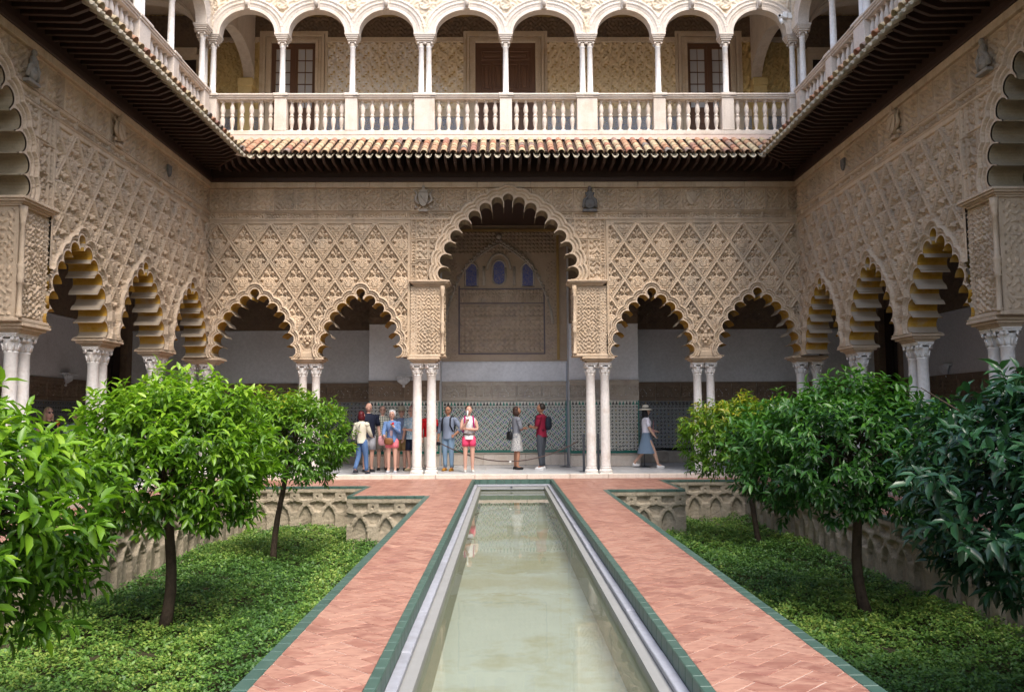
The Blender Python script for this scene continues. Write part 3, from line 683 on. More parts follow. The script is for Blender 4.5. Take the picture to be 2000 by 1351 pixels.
b = MB().box(-4.04, -1.93, 25.14, 26.9, .1, 7.5).box(1.93, 4.0, 25.14, 26.9, .1, 7.5); part('projecting_pier', b.mesh('projecting_pier', M['wallwhite']), innr)
# alcove plaster above the white strip
part('stucco_field', MB().box(-1.93, 1.93, 25.60, 25.63, 3.26, 7.5).mesh('stucco_field', M['alcove']), innr)
def net(x, z, k=9.): return .03*np.tanh(4*np.sin(k*(x+z))*np.sin(k*(x-z))+.8*np.sin(2*k*x)*np.sin(2*k*z))
def afield(nm, x0, x1, z0, z1, f, m, dy=.0, g=.025):
    o = hf(x0, x1, z0, z1, g, f, None, None, nm, m, innr); o.location = (0, 25.6-dy, 0); return o
nx, nz = 6, 4
for i in range(nx):
    for j in range(nz):
        w = 2.58/nx; h_ = 1.45/nz; xa = -1.37+i*w; za = 3.55+j*h_
        afield('carved_panel', xa+.004, xa+w-.004, za+.004, za+h_-.004, lambda x, z: .015+net(x+.07, z, 21.), M['alcove'], .01, .02)
part('blue_frame', MB().box(-1.42, -1.375, 25.575, 25.6, 3.5, 5.6).box(1.215, 1.26, 25.575, 25.6, 3.5, 5.6).box(-1.42, 1.26, 25.575, 25.6, 3.47, 3.51).box(-1.42, 1.26, 25.575, 25.6, 5.04, 5.07).box(-1.42, 1.26, 25.575, 25.6, 5.49, 5.52).mesh('blue_frame', plain('dim_painted_line', (.17, .14, .15))), innr)
for i in range(8):
    c = -1.21+i*.323
    afield('arcaded_panel', c-.16, c+.16, 5.08, 5.48, lambda x, z, c=c: np.where(np.abs(x-c)+.9*np.maximum(z-5.2, 0) < .13, .035+.01*np.sin(x*90), .01+net(x, z, 30.)), M['alcove'], .0, .018)
for xs, w in ((-1.75, .3), (1.3, .33)):
    for j in range(5): afield('side_panel', xs, xs+w, 3.3+j*.62, 3.3+j*.62+.6, lambda x, z: .012+arab(x-xs-w/2, z, 30.), M['alcove'], .0, .022)
afield('carved_panel', -1.9, 1.62, 6.6, 7.35, lambda x, z: .01+net(x, z, 26.), M['alcove'], .0, .022)
part('gilt_cornice', MB().box(-1.93, 1.93, 25.54, 25.6, 7.3, 7.38).box(1.62, 1.70, 25.53, 25.6, 3.3, 7.3).mesh('gilt_cornice', M['gold']), innr)
# pointed portal arch of little beads over three blue windows
bd = MB(); pts = []
for s in (-1, 1):
    for k in range(26):
        u = k/25.; x = -.16+s*(1.5*u); z = 7.0-1.05*u**1.1-(.75*u**5); pts.append((x, z)); bd.ball((x, 25.55, z+(.04 if k % 2 else 0)), .05 if k % 2 else .035, 7, 5)
    bd.tube([(-.16+s*1.5*(k/12.), 25.57, 6.93-1.05*(k/12.)**1.1-.75*(k/12.)**5) for k in range(13)], .03, 6)
    bd.tube([(-.16+s*1.5, 25.57, 5.2), (-.16+s*1.62, 25.57, 4.75), (-.16+s*1.66, 25.57, 4.4)], [.03, .04, .05], 6)
bd.ball((-.16, 25.55, 7.15), .1, 8, 6)
part('beaded_arch', bd.mesh('beaded_arch', M['greyfrieze']), innr)
for xc, zc, w, h0, h1, ov in ((-.16, 6.02, .2, 5.62, 6.38, 1), (-1.02, 6.0, .19, 5.58, 6.3, 0), (.73, 6.0, .19, 5.58, 6.3, 0)):
    n = 14; P = [(xc+w*cos(pi*k/n), h1-w+w*1.1*sin(pi*k/n)) for k in range(n+1)]
    P = P+[(xc-w*cos(pi*k/n), h0+w-w*sin(pi*k/n)) for k in range(n+1)] if ov else P+[(xc-w, h0), (xc+w, h0)]
    part('blue_window', MB().prism(P, 25.57, 25.6, 'y').mesh('blue_window', M['blueglaze']), innr)
    part('window_surround', MB().tube([(a, 25.565, c) for a, c in P+[P[0]]], .035, 6).mesh('window_surround', M['greyfrieze']), innr)
    if ov: part('niche_arch', MB().tube([(xc+.36*cos(pi*k/12), 25.565, 6.1+.5*sin(pi*k/12)) for k in range(13)], .04, 6).tube([(xc+.47, 25.565, 5.6), (xc+.47, 25.565, 6.2)], .05, 6).tube([(xc-.47, 25.565, 5.6), (xc-.47, 25.565, 6.2)], .05, 6).mesh('niche_arch', M['greyfrieze']), innr)
# side inner walls
for sx in (-1, 1):
    r = thing('inner_arcade_wall', 'shaded white inner wall of the %s arcade with dark frieze and tiled dado' % ('left' if sx < 0 else 'right'), 'wall', (sx*12.0, 0, 0), pi/2 if sx < 0 else -pi/2, sc=(1, 1, 1) if sx < 0 else (-1, 1, 1))
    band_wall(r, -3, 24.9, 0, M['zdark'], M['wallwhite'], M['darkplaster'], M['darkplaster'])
    part('doorway_jamb', MB().box(24.9, 25.0, -.12, .3, .1, 5.0).box(26.25, 26.6, -.12, .3, .1, 7.5).box(25.0, 26.25, -.1, .3, 4.9, 7.5).mesh('doorway_jamb', M['darkplaster']), r)
    part('door_leaf', MB().box(25.0, 26.25, .1, .2, .1, 4.9).box(25.1, 25.55, .07, .1, .4, 2.2).box(25.7, 26.15, .07, .1, .4, 2.2).box(25.1, 25.55, .07, .1, 2.5, 4.6).box(25.7, 26.15, .07, .1, 2.5, 4.6).mesh('door_leaf', M['darkdoor']), r)
ce = part('arcade_ceiling', MB().box(-12.3, 12.3, 21.92, 27, 7.5, 7.7).box(-12.3, -HB-.51, -3, 21.9, 7.5, 7.7).box(HB+.51, 12.3, -3, 21.9, 7.5, 7.7).mesh('arcade_ceiling', M['eavewood']), None, kind='structure')
# scallop shell brackets
def bracket():
    b = MB(); n = 9
    for k in range(n):
        a = -1.15+2.3*k/(n-1); b.tube([(0, -.03, -.22), (.1*sin(a)*1.6, -.12, -.1), (.2*sin(a)*1.1, -.16*cos(a)-.04, .03)], [.02, .035, .04], 6)
    b.box(-.25, .25, -.24, 0, .03, .075, bev=.01).ball((0, -.04, -.25), .04, 8, 5); return b.mesh('shell', M['wallwhite'])
BR = bracket()
for (x, y, z, r, l) in ((-3.0, 24.83, 2.72, 0, 'white scallop shell holy-water bracket on the end wall behind the tour group'), (-12.0, 22.8, 2.72, pi/2, 'white scallop shell bracket on the left arcade inner wall'), (12.0, 22.4, 2.85, -pi/2, 'white scallop shell bracket on the right arcade inner wall')):
    t = thing('wall_bracket', l, 'bracket', (x, y, z), r, 'shell brackets on the inner walls'); part('shell', BR, t)
# ------------------------------------------------------------- eaves: rafters, boards, clay tiles
PT = .243; SL = atan2(.70, 1.17)
def halftile(r0, r1, L, up):
    n = 8; V = []; F = []
    for (y, r) in ((0, r0), (-L, r1)):
        for rr in (r, r-.013):
            for k in range(n+1):
                a = pi*k/n; V.append((rr*cos(a), y, (rr*sin(a)) if up else -rr*sin(a)))
    m = n+1
    for k in range(n):
        F += [(k, k+1, 2*m+k+1, 2*m+k), (m+k+1, m+k, 3*m+k, 3*m+k+1), (2*m+k, 2*m+k+1, 3*m+k+1, 3*m+k), (k+1, k, m+k, m+k+1)]
    F += [(0, 2*m, 3*m, m), (n, m+n, 3*m+n, 2*m+n)]
    return mk('roof_tile', V, F, M['tile'], smooth=True)
TC = halftile(.078, .092, .34, True); TG = halftile(.092, .078, .36, False)
raf = MB().prism([(0, 7.95), (-.85, 7.93), (-1.10, 8.03), (-1.13, 8.07), (-1.13, 8.10), (0, 8.64)], -.035, .035, 'x').mesh('rafter', M['eavewood'])
def eave(root, x0, x1, lim0, lim1):
    """lim functions: distance along clipped by how far out (valley at the courtyard corners)"""
    n = int(round((x1-x0)/PT)); k = 0
    for i in range(n):
        x = x0+(i+.5)*PT; jx = random.uniform(-.006, .006)
        for r in range(5):
            e = .10+.235*r; ec = e+.2
            if not (lim0(ec) < x < lim1(ec)): continue
            z = 8.84-tan_*(e)
            if k < 300:
                part('roof_tile', TC, root, (x+jx, -e, z-.005+r*.0), (SL+random.uniform(-.02, .02), 0, random.uniform(-.03, .03)))
                k += 1
    chan = MB()
    V0 = np.array([v.co[:] for v in TG.vertices]); F0 = [tuple(p.vertices) for p in TG.polygons]
    for i in range(n+1):
        x = x0+i*PT
        for r in range(5):
            e = .13+.235*r; ec = e+.2
            if not (lim0(ec) < x < lim1(ec)): continue
            z = 8.80-tan_*e; V = V0.copy(); c, s_ = cos(SL), sin(SL); y_ = V[:, 1]*c-V[:, 2]*s_; z_ = V[:, 1]*s_+V[:, 2]*c
            V = np.stack([V[:, 0]+x, y_-e, z_+z], 1); chan.add(V, F0, 0, random.random(), True)
    part('channel_tiles', chan.mesh('channel_tiles', M['tilepale']), root, kind='stuff')
    k = 0
    nr = int((x1-x0)/.235)
    for i in range(nr):
        x = x0+(i+.5)*.235
        if not (lim0(.0)-.02 < x < lim1(.0)+.02): continue
        over = max(lim0(1.13)-x, x-lim1(1.13))
        if over > 0:
            sc = max(.15, 1-over/1.13)
            if sc > .2: part('rafter', raf, root, (x, 0, 8.64*(1-1)), None, (1, sc, 1))
        else: part('rafter', raf, root, (x, 0, 0))
tan_ = math.tan(SL)
def eave_boards(root, a0, a1, b0, b1, skin):
    """a: at the wall, b: at the edge"""
    V = [(a0, 0, 8.66), (a1, 0, 8.66), (b1, -1.16, 8.10), (b0, -1.16, 8.10), (a0, 0, 8.80), (a1, 0, 8.80), (b1, -1.18, 8.13), (b0, -1.18, 8.13)]
    me = MB().add(V, [(0, 1, 2, 3), (7, 6, 5, 4), (3, 2, 6, 7), (0, 3, 7, 4), (1, 5, 6, 2), (0, 4, 5, 1)]).mesh('soffit_board', M['eavewood']); part('soffit_board', me, root)
    part('wall_plate', MB().box(a0, a1, -.11, .02, 7.674, 7.80, bev=.01).box(a0, a1, -.05, .02, 7.80, 8.70).mesh('wall_plate', M['eavewood']), root)
    V = [(a0, -.0, 8.78), (a1, -.0, 8.78), (a1, -.0, 8.97), (a0, -.0, 8.97), (a0, -.16, 8.78), (a1, -.16, 8.78)]
    part('mortar_fillet', MB().add(V, [(0, 1, 2, 3), (4, 5, 2, 3), (0, 4, 3), (1, 2, 5)]).mesh('mortar_fillet', M['mortar']), root)
er = thing('tiled_eave', 'clay tiled eave with dark rafters above the end arcade', 'eave', (0, 21.4, 0))
eave(er, -HB, HB, lambda e: -HB+e, lambda e: HB-e); eave_boards(er, -HB-.05, HB+.05, -HB+1.16, HB-1.16, 0)
el = thing('tiled_eave', 'clay tiled eave with long dark rafters seen from below on the left', 'eave', (-HB, 0, 0), pi/2)
eave(el, 7.5, 21.4, lambda e: -9., lambda e: 21.4-e); eave_boards(el, -3, 21.45, -3, 21.4-1.16, 0)
e2 = copy_tree(el, None, label='clay tiled eave with long dark rafters seen from below on the right'); e2.location = (HB, 0, 0); e2.rotation_euler = (0, 0, -pi/2); e2.scale = (-1, 1, 1)
part('channel_drain', MB().prism([(.1*cos(pi*k/8), -.1*sin(pi*k/8)) for k in range(9)]+[(.085*cos(pi*k/8), -.085*sin(pi*k/8)) for k in range(8, -1, -1)], -.2, .35, 'y').mesh('corner_tile', M['galstone']), er, (-HB+1.17, -1.17, 8.12), (0, 0, -pi/4))

# ------------------------------------------------------------- upper gallery
ZG = 8.95
gf = part('gallery_floor', MB().box(-12.3, 12.3, 21.4, 25.2, 8.6, 9.0).box(-12.3, -HB, -3, 21.4, 8.6, 9.0).box(HB, 12.3, -3, 21.4, 8.6, 9.0).mesh('gallery_floor', M['galstone']), None, kind='structure')
BAL = MB().box(-.06, .06, -.06, .06, 0, .05).lathe([(.05, .05), (.036, .07), (.032, .1), (.052, .2), (.066, .30), (.060, .37), (.040, .41), (.060, .43), (.060, .45), (.040, .47), (.044, .5), (.067, .58), (.060, .66), (.042, .74), (.028, .79), (.048, .81), (.05, .83)], seg=12).box(-.055, .055, -.055, .055, .83, .86).mesh('baluster', M['galstone'])
GCX = [(-7.72, 1), (-5.88, 1), (-4.02, 1), (-2.09, 2), (.06, 1), (2.21, 2), (4.13, 1), (5.94, 1), (7.74, 1)]
def balustrade(root, cols, x0, x1):
    part('base_course', MB().box(x0, x1, -.03, .28, 8.95, 9.07, bev=.01).mesh('base_course', M['galstone']), root)
    for i in range(len(cols)-1):
        a = cols[i][0]+(.16 if cols[i][1] == 1 else .26); c = cols[i+1][0]-(.16 if cols[i+1][1] == 1 else .26); n = int(round((c-a)/.235))
        for k in range(n): part('baluster', BAL, root, (a+(c-a)*(k+.5)/n, .12, 9.065), (0, 0, 0))
        part('handrail', MB().box(a-.01, c+.01, -.01, .25, 9.925, 9.97, bev=.008).box(a-.01, c+.01, -.04, .28, 9.97, 10.015, bev=.01).box(a-.01, c+.01, -.065, .305, 10.015, 10.065, bev=.012).mesh('handrail', M['galstone']), root)
        part('iron_clamp', MB().box(a-.1, a+.07, -.072, -.066, 9.98, 9.988).mesh('iron_clamp', M['metal']), root)
    for x, n in cols:
        w = .16 if n == 1 else .27
        part('pedestal', MB().box(x-w, x+w, -.035, .275, 9.07, 9.95, bev=.008).box(x-w-.02, x+w+.02, -.06, .3, 9.95, 10.0, bev=.008).box(x-w-.035, x+w+.035, -.085, .325, 10.0, 10.075, bev=.012).mesh('pedestal', M['galstone']), root)
def gcap(n):
    b = MB(); 
    for q in ((0,) if n == 1 else (-.1, .1)):
        b.lathe([(.07, 11.38), (.085, 11.41), (.07, 11.43), (.09, 11.47)], (q, 0, 0), 14)
        for sx in (-1, 1):
            for sy in (-1, 1): b.tube([(q+sx*.085, sy*.06, 11.47), (q+sx*.085, sy*.1, 11.47)], .03, 8)
    w = .1 if n == 1 else .2
    for e, a, c in ((.0, 11.49, 11.53), (.03, 11.53, 11.58), (.055, 11.58, 11.63), (.075, 11.63, 11.67), (.09, 11.67, 11.715)): b.box(-w-e, w+e, -.1-e, .1+e, a, c+.0005, bev=.004)
    return b.mesh('capital', M['galstone'])
GC1, GC2 = gcap(1), gcap(2)
GSH = MB().box(-.105, .105, -.105, .105, 10.07, 10.11).lathe([(.1, 10.11), (.1, 10.14), (.078, 10.16), (.077, 10.6), (.068, 11.36), (.08, 11.375), (.08, 11.39)], seg=18).mesh('shaft', M['marble'])
def gal_col(x, y, rot, n, lab):
    t = thing('gallery_column', lab, 'column', (x, y, 0), rot, 'slim columns of the upper gallery')
    for q in ((0,) if n == 1 else (-.1, .1)): part('shaft', GSH, t, (q, 0, 0))
    part('capital', GC1 if n == 1 else GC2, t)
def gal_wall(root, cols, x0, x1, y=.0, g=.02):
    ar = []
    for i in range(len(cols)-1):
        a = cols[i][0]+(.19 if cols[i][1] == 1 else .29); c = cols[i+1][0]-(.19 if cols[i+1][1] == 1 else .29); ar.append(((a+c)/2, (c-a)/2))
    HZ = .64
    def sdf(x, z):
        d = np.full(x.shape, 9.)
        for c, w in ar:
            u = (x-c)/w; v = (z-11.72)/HZ; r = np.sqrt(u*u+v*v)+1e-6; gg = np.sqrt((u/w)**2+(v/HZ)**2)/r
            e = (r-1)/np.maximum(gg, .3); e = np.where(z < 11.72, np.abs(x-c)-w, e); d = np.minimum(d, e)
        return d
    def hh(x, z):
        d = sdf(x, z); h = np.zeros(x.shape)
        # medallions over the columns and scrolls
        for c, n in cols:
            r = np.hypot(x-c, z-12.52); h = np.where(r < .15, .02+.012*np.sin(30*(x-c)+2*np.sin(40*z)), h); h = np.where((r >= .12) & (r < .155), .045, h)
            r2 = np.hypot(x-c, z-12.2); h = np.where(r2 < .05, .03, h)
        far = np.ones(x.shape, bool)
        for c, n in cols: far &= np.hypot(x-c, z-12.52) > .17
        h = np.where(far & (h == 0), .014*np.tanh(4*np.sin(26*np.abs(x)+2.2*np.sin(19*z))*np.sin(24*z+2.*np.sin(17*x))), h)
        h = np.where(d < .33, .05, h); h = np.where((d > .27) & (d < .30), .075, h); h = np.where((d > .2) & (d < .26), .045+.012*(np.sin(d*0+90*(x+z)) > 0), h); h = np.where((d > .17) & (d < .2), .065, h); h = np.where(d < .165, .04, h); h = np.where((d > .08) & (d < .1), .025, h)
        h = np.where(z > 12.98, .06, h)
        return h
    def lab(x, z):
        d = sdf(x, z); L = np.zeros(x.shape, int)
        for i, (c, w) in enumerate(ar): L = np.where((d < .33) & (np.abs(x-c) < w+.2), i+1, L)
        for i in range(len(cols)):
            L = np.where((L == 0) & (np.abs(x-cols[i][0]) < .9), 50+i, L)
        return L
    ps = hf(x0, x1, 11.716, 13.1, g, hh, lab, sdf, parent=root, names=lambda l: ('archivolt', M['galstone']) if 0 < l < 50 else ('spandrel_relief', M['galrelief']))
    for p_ in ps: p_.location.y += y
    for c, w in ar:
        V = []; n = 24
        for yy in (y-.04, y+.24): V += [(c-w*cos(pi*k/n), yy, 11.72+HZ*sin(pi*k/n)) for k in range(n+1)]
        part('arch_soffit', mk('arch_soffit', V, np.array([(k, k+1, n+1+k+1, n+1+k) for k in range(n)]), M['galstone'], smooth=True), root)
        part('keystone', MB().box(c-.07, c+.07, y-.11, y, 12.36, 12.72, bev=.01).tube([(c, y-.12, 12.40), (c, y-.16, 12.5), (c, y-.12, 12.66)], [.04, .06, .04], 7).mesh('keystone', M['galstone']), root)
    r = hf(x0, x1, 11.716, 13.1, .06, lambda x, z: np.full(x.shape, -.24), None, sdf, mat=M['galstone'], parent=root, name='rear_face'); r.location.y += y
    part('upper_wall', MB().box(x0, x1, y-.05, y+.24, 13.1, 13.9).box(x0, x1, y-.16, y+.24, 13.9, 14.05).mesh('upper_wall', M['galstone']), root)
gb = thing('gallery_arcade', 'upper gallery arcade of pale stone arches with medallions above the end eave', 'gallery', (0, 21.4, 0)); gal_wall(gb, GCX, -7.9, 7.92)
bb = thing('stone_balustrade', 'pale stone balustrade across the end gallery', 'balustrade', (0, 21.4, 0)); balustrade(bb, GCX, -7.9, 7.92)
nmz = ['at the left end corner', 'in front of the left window', 'second from the left, beside the patchy plaster', 'of two shafts left of the wooden door', 'in front of the wooden door', 'of two shafts right of the wooden door', 'between the plain stucco bay and the right window', 'at the right edge of the right window', 'at the right end corner']
for (x, n), s_ in zip(GCX, nmz): gal_col(x, 21.52, 0, n, 'slim white gallery column %s' % s_)
SY = [(11.6, 1), (13.4, 2), (15.3, 1), (17.25, 2), (18.95, 1), (20.95, 1)]
for sx in (-1, 1):
    nm = 'left' if sx < 0 else 'right'; kw = dict(loc=(sx*HB, 0, 0), rotz=pi/2 if sx < 0 else -pi/2, sc=(1, 1, 1) if sx < 0 else (-1, 1, 1))
    if sx < 0:
        r1 = thing('gallery_arcade', 'pale stone arches of the upper gallery on the left', 'gallery', **kw); gal_wall(r1, SY, 9, 21.35, g=.03)
        r2 = thing('stone_balustrade', 'pale stone balustrade running along the left gallery', 'balustrade', **kw); balustrade(r2, SY, 9, 21.36)
    else:
        for o, l in ((r1, 'pale stone arches of the upper gallery on the right'), (r2, 'pale stone balustrade running along the right gallery')):
            c = copy_tree(o, None, label=l); c.location = kw['loc']; c.rotation_euler = (0, 0, kw['rotz']); c.scale = kw['sc']
    for (y, n), s_ in zip(SY[2:], ('nearest in view', 'double, second from the corner', 'single, next to the corner cluster', 'beside the corner')):
        gal_col(sx*(HB+.12), y, pi/2, n, 'slim white gallery column on the %s, %s' % (nm, s_))
    gal_col(sx*7.98, 21.62, 0, 1, 'slim white gallery column tucked behind the %s corner column' % nm)
# gallery rear wall
gr = thing('gallery_rear_wall', 'faded stucco wall of the upper gallery with door and windows', 'wall', (0, 24.6, 0))
part('wall_core', MB().box(-11.3, 11.3, .05, .4, 9.0, 13.9).mesh('wall_core', M['stuccoy']), gr)
GH = [(-7.42, -5.35), (-1.22, 1.34), (5.25, 7.3)]
def sth(x, z): return .022*np.tanh(5*(np.sin(12*x)*np.sin(12*z+2*np.sin(24*np.abs(x)))+.7*np.sin(34*x+2*np.sin(17*z))*np.sin(30*z)))-.08*((np.sin(24*x)*np.sin(21*z)) > .74)-.07*((np.sin(12*x+1.57)*np.sin(21*z+1.57)) > .86)
xs = [-9.2, -8.0, -7.42, None, -5.35, -4.5, -3.6, -2.7, -2.0, -1.22, None, 1.34, 2.2, 3.2, 4.2, 5.25, None, 7.3, 8.0, 9.2]
for a, c in zip(xs[:-1], xs[1:]):
    if a is None or c is None: continue
    for z0, z1 in ((10.85, 11.9), (11.9, 12.95)):
        o = hf(a, c, z0, z1, .024, sth, None, None, 'stucco_panel', M['stucco'] if abs(a+c) < 15.2 else M['stuccoy'], gr)
    part('tile_skirting', MB().box(a, c, -.012, .05, 9.0, 10.62).mesh('tile_skirting', M['zblue']), gr); part('gilt_moulding', MB().box(a, c, -.04, .05, 10.62, 10.85, bev=.01).mesh('gilt_moulding', M['galrelief']), gr)
    o = hf(a, c, 13.1, 13.75, .03, lambda x, z: .02+1.*arab((x % 1.)-.5, z, 26.), None, None, 'dark_frieze', M['darkplaster'], gr)
    part('gilt_moulding', MB().box(a, c, -.06, .05, 12.95, 13.1, bev=.01).mesh('gilt_moulding', M['galrelief']), gr)
for (a, c) in GH:
    o = hf(a, c, 13.3, 13.75, .03, lambda x, z: .03+1.*arab((x % 1.)-.5, z, 26.), None, None, 'dark_frieze', M['darkplaster'], gr)
    s_ = MB()
    for e, dy in ((0, .03), (.1, .07), (.2, .045), (.28, .09)):
        s_.box(a+e, a+e+.085, -dy, .05, 9.0, 13.3-e).box(c-e-.085, c-e, -dy, .05, 9.0, 13.3-e).box(a+e, c-e, -dy+.002, .05, 13.3-e-.085, 13.3-e)
    part('door_surround' if a < 0 < c else 'window_surround', s_.mesh('surround', M['galrelief']), gr)
def gwin(x0, x1):
    f = part('window_frame', MB().box(x0, x0+.1, 0, .08, 10.1, 12.92).box(x1-.1, x1, 0, .08, 10.1, 12.92).box(x0+.1, x1-.1, 0, .08, 12.82, 12.92).box(x0+.1, x1-.1, 0, .08, 10.1, 10.3).box((x0+x1)/2-.05, (x0+x1)/2+.05, -.015, .08, 10.3, 12.82).mesh('window_frame', M['door']), gr)
    for s0, s1 in ((x0+.1, (x0+x1)/2-.05), ((x0+x1)/2+.05, x1-.1)):
        part('panel', MB().box(s0, s1, .02, .08, 10.3, 10.82).box(s0+.1, s1-.1, .0, .03, 10.4, 10.72, bev=.01).mesh('panel', M['door']), f)
        part('casement', MB().box(s0, s0+.06, .01, .07, 10.82, 12.82).box(s1-.06, s1, .01, .07, 10.82, 12.82).box(s0, s1, .012, .07, 12.76, 12.82).box(s0, s1, .012, .07, 10.82, 10.9).mesh('casement', M['door']), f)
        for i in range(2):
            for j in range(5):
                w = (s1-s0-.12)/2; h_ = 1.86/5; xa = s0+.06+i*w; za = 10.9+j*h_
                part('pane', MB().box(xa+.012, xa+w-.012, .045, .05, za+.012, za+h_-.012).mesh('pane', M['glass']), f)
                part('glazing_bar', MB().box(xa-.012, xa+w, .02, .06, za-.012, za+.012).box(xa+w-.012, xa+w+.0, .025, .055, za, za+h_).mesh('glazing_bar', M['door']), f)
    part('sill', MB().box(x0-.2, x1+.2, -.14, .05, 9.9, 10.1, bev=.015).mesh('sill', M['galstone']), f)
gwin(-7.1, -5.65); gwin(5.55, 7.0)
dx0, dx1 = -.86, .98
dr = part('door', MB().box(dx0, dx0+.12, -.0, .08, 9.0, 12.94).box(dx1-.12, dx1, -.0, .08, 9.0, 12.94).box(dx0+.12, dx1-.12, 0, .08, 12.8, 12.94).box(dx0+.12, dx1-.12, .03, .09, 9.0, 12.8).mesh('door', M['door']), gr)
mid = (dx0+dx1)/2
for s0, s1 in ((dx0+.14, mid-.015), (mid+.015, dx1-.14)):
    w = s1-s0
    for (u0, u1, z0, z1) in ((.06, .94, 12.4, 12.7), (.06, .47, 11.45, 12.3), (.53, .94, 11.45, 12.3), (.06, .94, 11.02, 11.35), (.06, .47, 10.1, 10.92), (.53, .94, 10.1, 10.92), (.06, .94, 9.4, 10.0)):
        a, c = s0+u0*w, s0+u1*w
        part('door_panel', MB().box(a, c, .0, .04, z0, z0+.04, bev=.008).box(a, c, .0, .04, z1-.04, z1, bev=.008).box(a, a+.04, .002, .04, z0+.04, z1-.04, bev=.008).box(c-.04, c, .002, .04, z0+.04, z1-.04, bev=.008).box(a+.09, c-.09, .005, .035, z0+.09, z1-.09, bev=.015).mesh('door_panel', M['door']), dr)
part('meeting_rail', MB().box(mid-.02, mid+.02, -.005, .04, 9.0, 12.8).mesh('meeting_rail', M['door']), dr)
for sx in (-1, 1):
    a, c = sorted((sx*9.3, sx*11.0))
    part('dark_doorway', MB().box(a+.15, c-.02, .0, .06, 9.0, 12.4).mesh('dark_doorway', M['darkdoor']), gr)
    part('door_surround', MB().box(a, a+.15, -.06, .05, 9.0, 12.55).box(c-.02, c+.1, -.06, .05, 9.0, 12.55).box(a+.15, c-.02, -.06, .05, 12.4, 12.55).box(a, c, -.1, .05, 12.55, 12.75).mesh('door_surround', M['galrelief']), gr)
    o = hf(*sorted((sx*9.2, sx*11.3)), 12.75, 13.8, .04, lambda x, z: .01+arab((x % 1.)-.5, z, 26.), None, None, 'dark_frieze', M['darkplaster'], gr)
    # transverse arches at the gallery corner
    ta = thing('transverse_arch', 'cross arch and pilaster inside the upper gallery at the far %s corner' % ('left' if sx < 0 else 'right'), 'arch', (0, 0, 0))
    n = 20; xa, xb = sx*8.15, sx*11.2; P = [(xa+(xb-xa)*(1-cos(pi*k/n))/2, 11.72+.95*sin(pi*k/n)) for k in range(n+1)]
    V = []; 
    for yy in (21.35, 21.72): V += [(x, yy, z) for x, z in P]+[(x, yy, 13.85) for x, z in P]
    m_ = n+1; F = []
    for k in range(n): F += [(k, k+1, m_+k+1, m_+k), (2*m_+k, 3*m_+k, 3*m_+k+1, 2*m_+k+1), (k, 2*m_+k, 2*m_+k+1, k+1)]
    part('arch_face', mk('arch_face', V, np.array(F), M['galstone']), ta)
    for rr in (.12, .24): part('arch_moulding', MB().tube([(xa+(xb-xa)*(1-cos(pi*k/n))/2*1.0, 21.35, 11.74+(.95+rr)*sin(pi*k/n)) for k in range(n+1)], .03, 6).mesh('arch_moulding', M['galstone']), ta)
    # arch running from the corner column to the rear wall
    xa = sx*7.72; P = [(21.75+(24.55-21.75)*(1-cos(pi*k/n))/2, 11.72+.85*sin(pi*k/n)) for k in range(n+1)]; V = []
    for xx in (xa-.16, xa+.16): V += [(xx, y, z) for y, z in P]+[(xx, y, 13.85) for y, z in P]
    part('arch_face', mk('arch_face', V, np.array(F), M['galstone']), ta)
    part('pilaster', MB().box(sx*7.75-.2, sx*7.75+.2, 24.28, 24.62, 9.0, 11.45).box(sx*7.75-.24, sx*7.75+.24, 24.24, 24.62, 11.45, 11.72, bev=.03).mesh('pilaster', M['stuccoy']), ta)
    part('side_wall', MB().box(*sorted((sx*11.2, sx*11.5)), -3, 24.7, 9.0, 13.9).mesh('side_wall', M['galrelief']), ta)
part('gallery_ceiling', MB().box(-11.6, 11.6, 21.66, 25, 13.85, 14.0).box(-11.6, -HB-.25, -3, 21.66, 13.85, 14.0).box(HB+.25, 11.6, -3, 21.66, 13.85, 14.0).mesh('gallery_ceiling', M['galrelief']), None, kind='structure')
# security camera under the last arch
t = thing('security_camera', 'white dome security camera under the rightmost gallery arch', 'camera', (7.48, 21.42, 12.1))
part('housing', MB().box(-.02, .09, -.14, -.05, 0, .17, bev=.01).box(.12, .24, -.1, -.06, .0, .16, bev=.008).box(.09, .12, -.1, -.07, .06, .1).mesh('housing', M['whitepl']), t)
part('dome', MB().ball((-.09, -.1, .04), .075, 12, 8).tube([(-.09, -.1, -.02), (-.04, -.1, -.16)], [.05, .045], 10).mesh('dome', M['whitepl']), t); part('lens', MB().ball((-.13, -.155, .05), .035, 10, 6).mesh('lens', M['inkblack']), t)
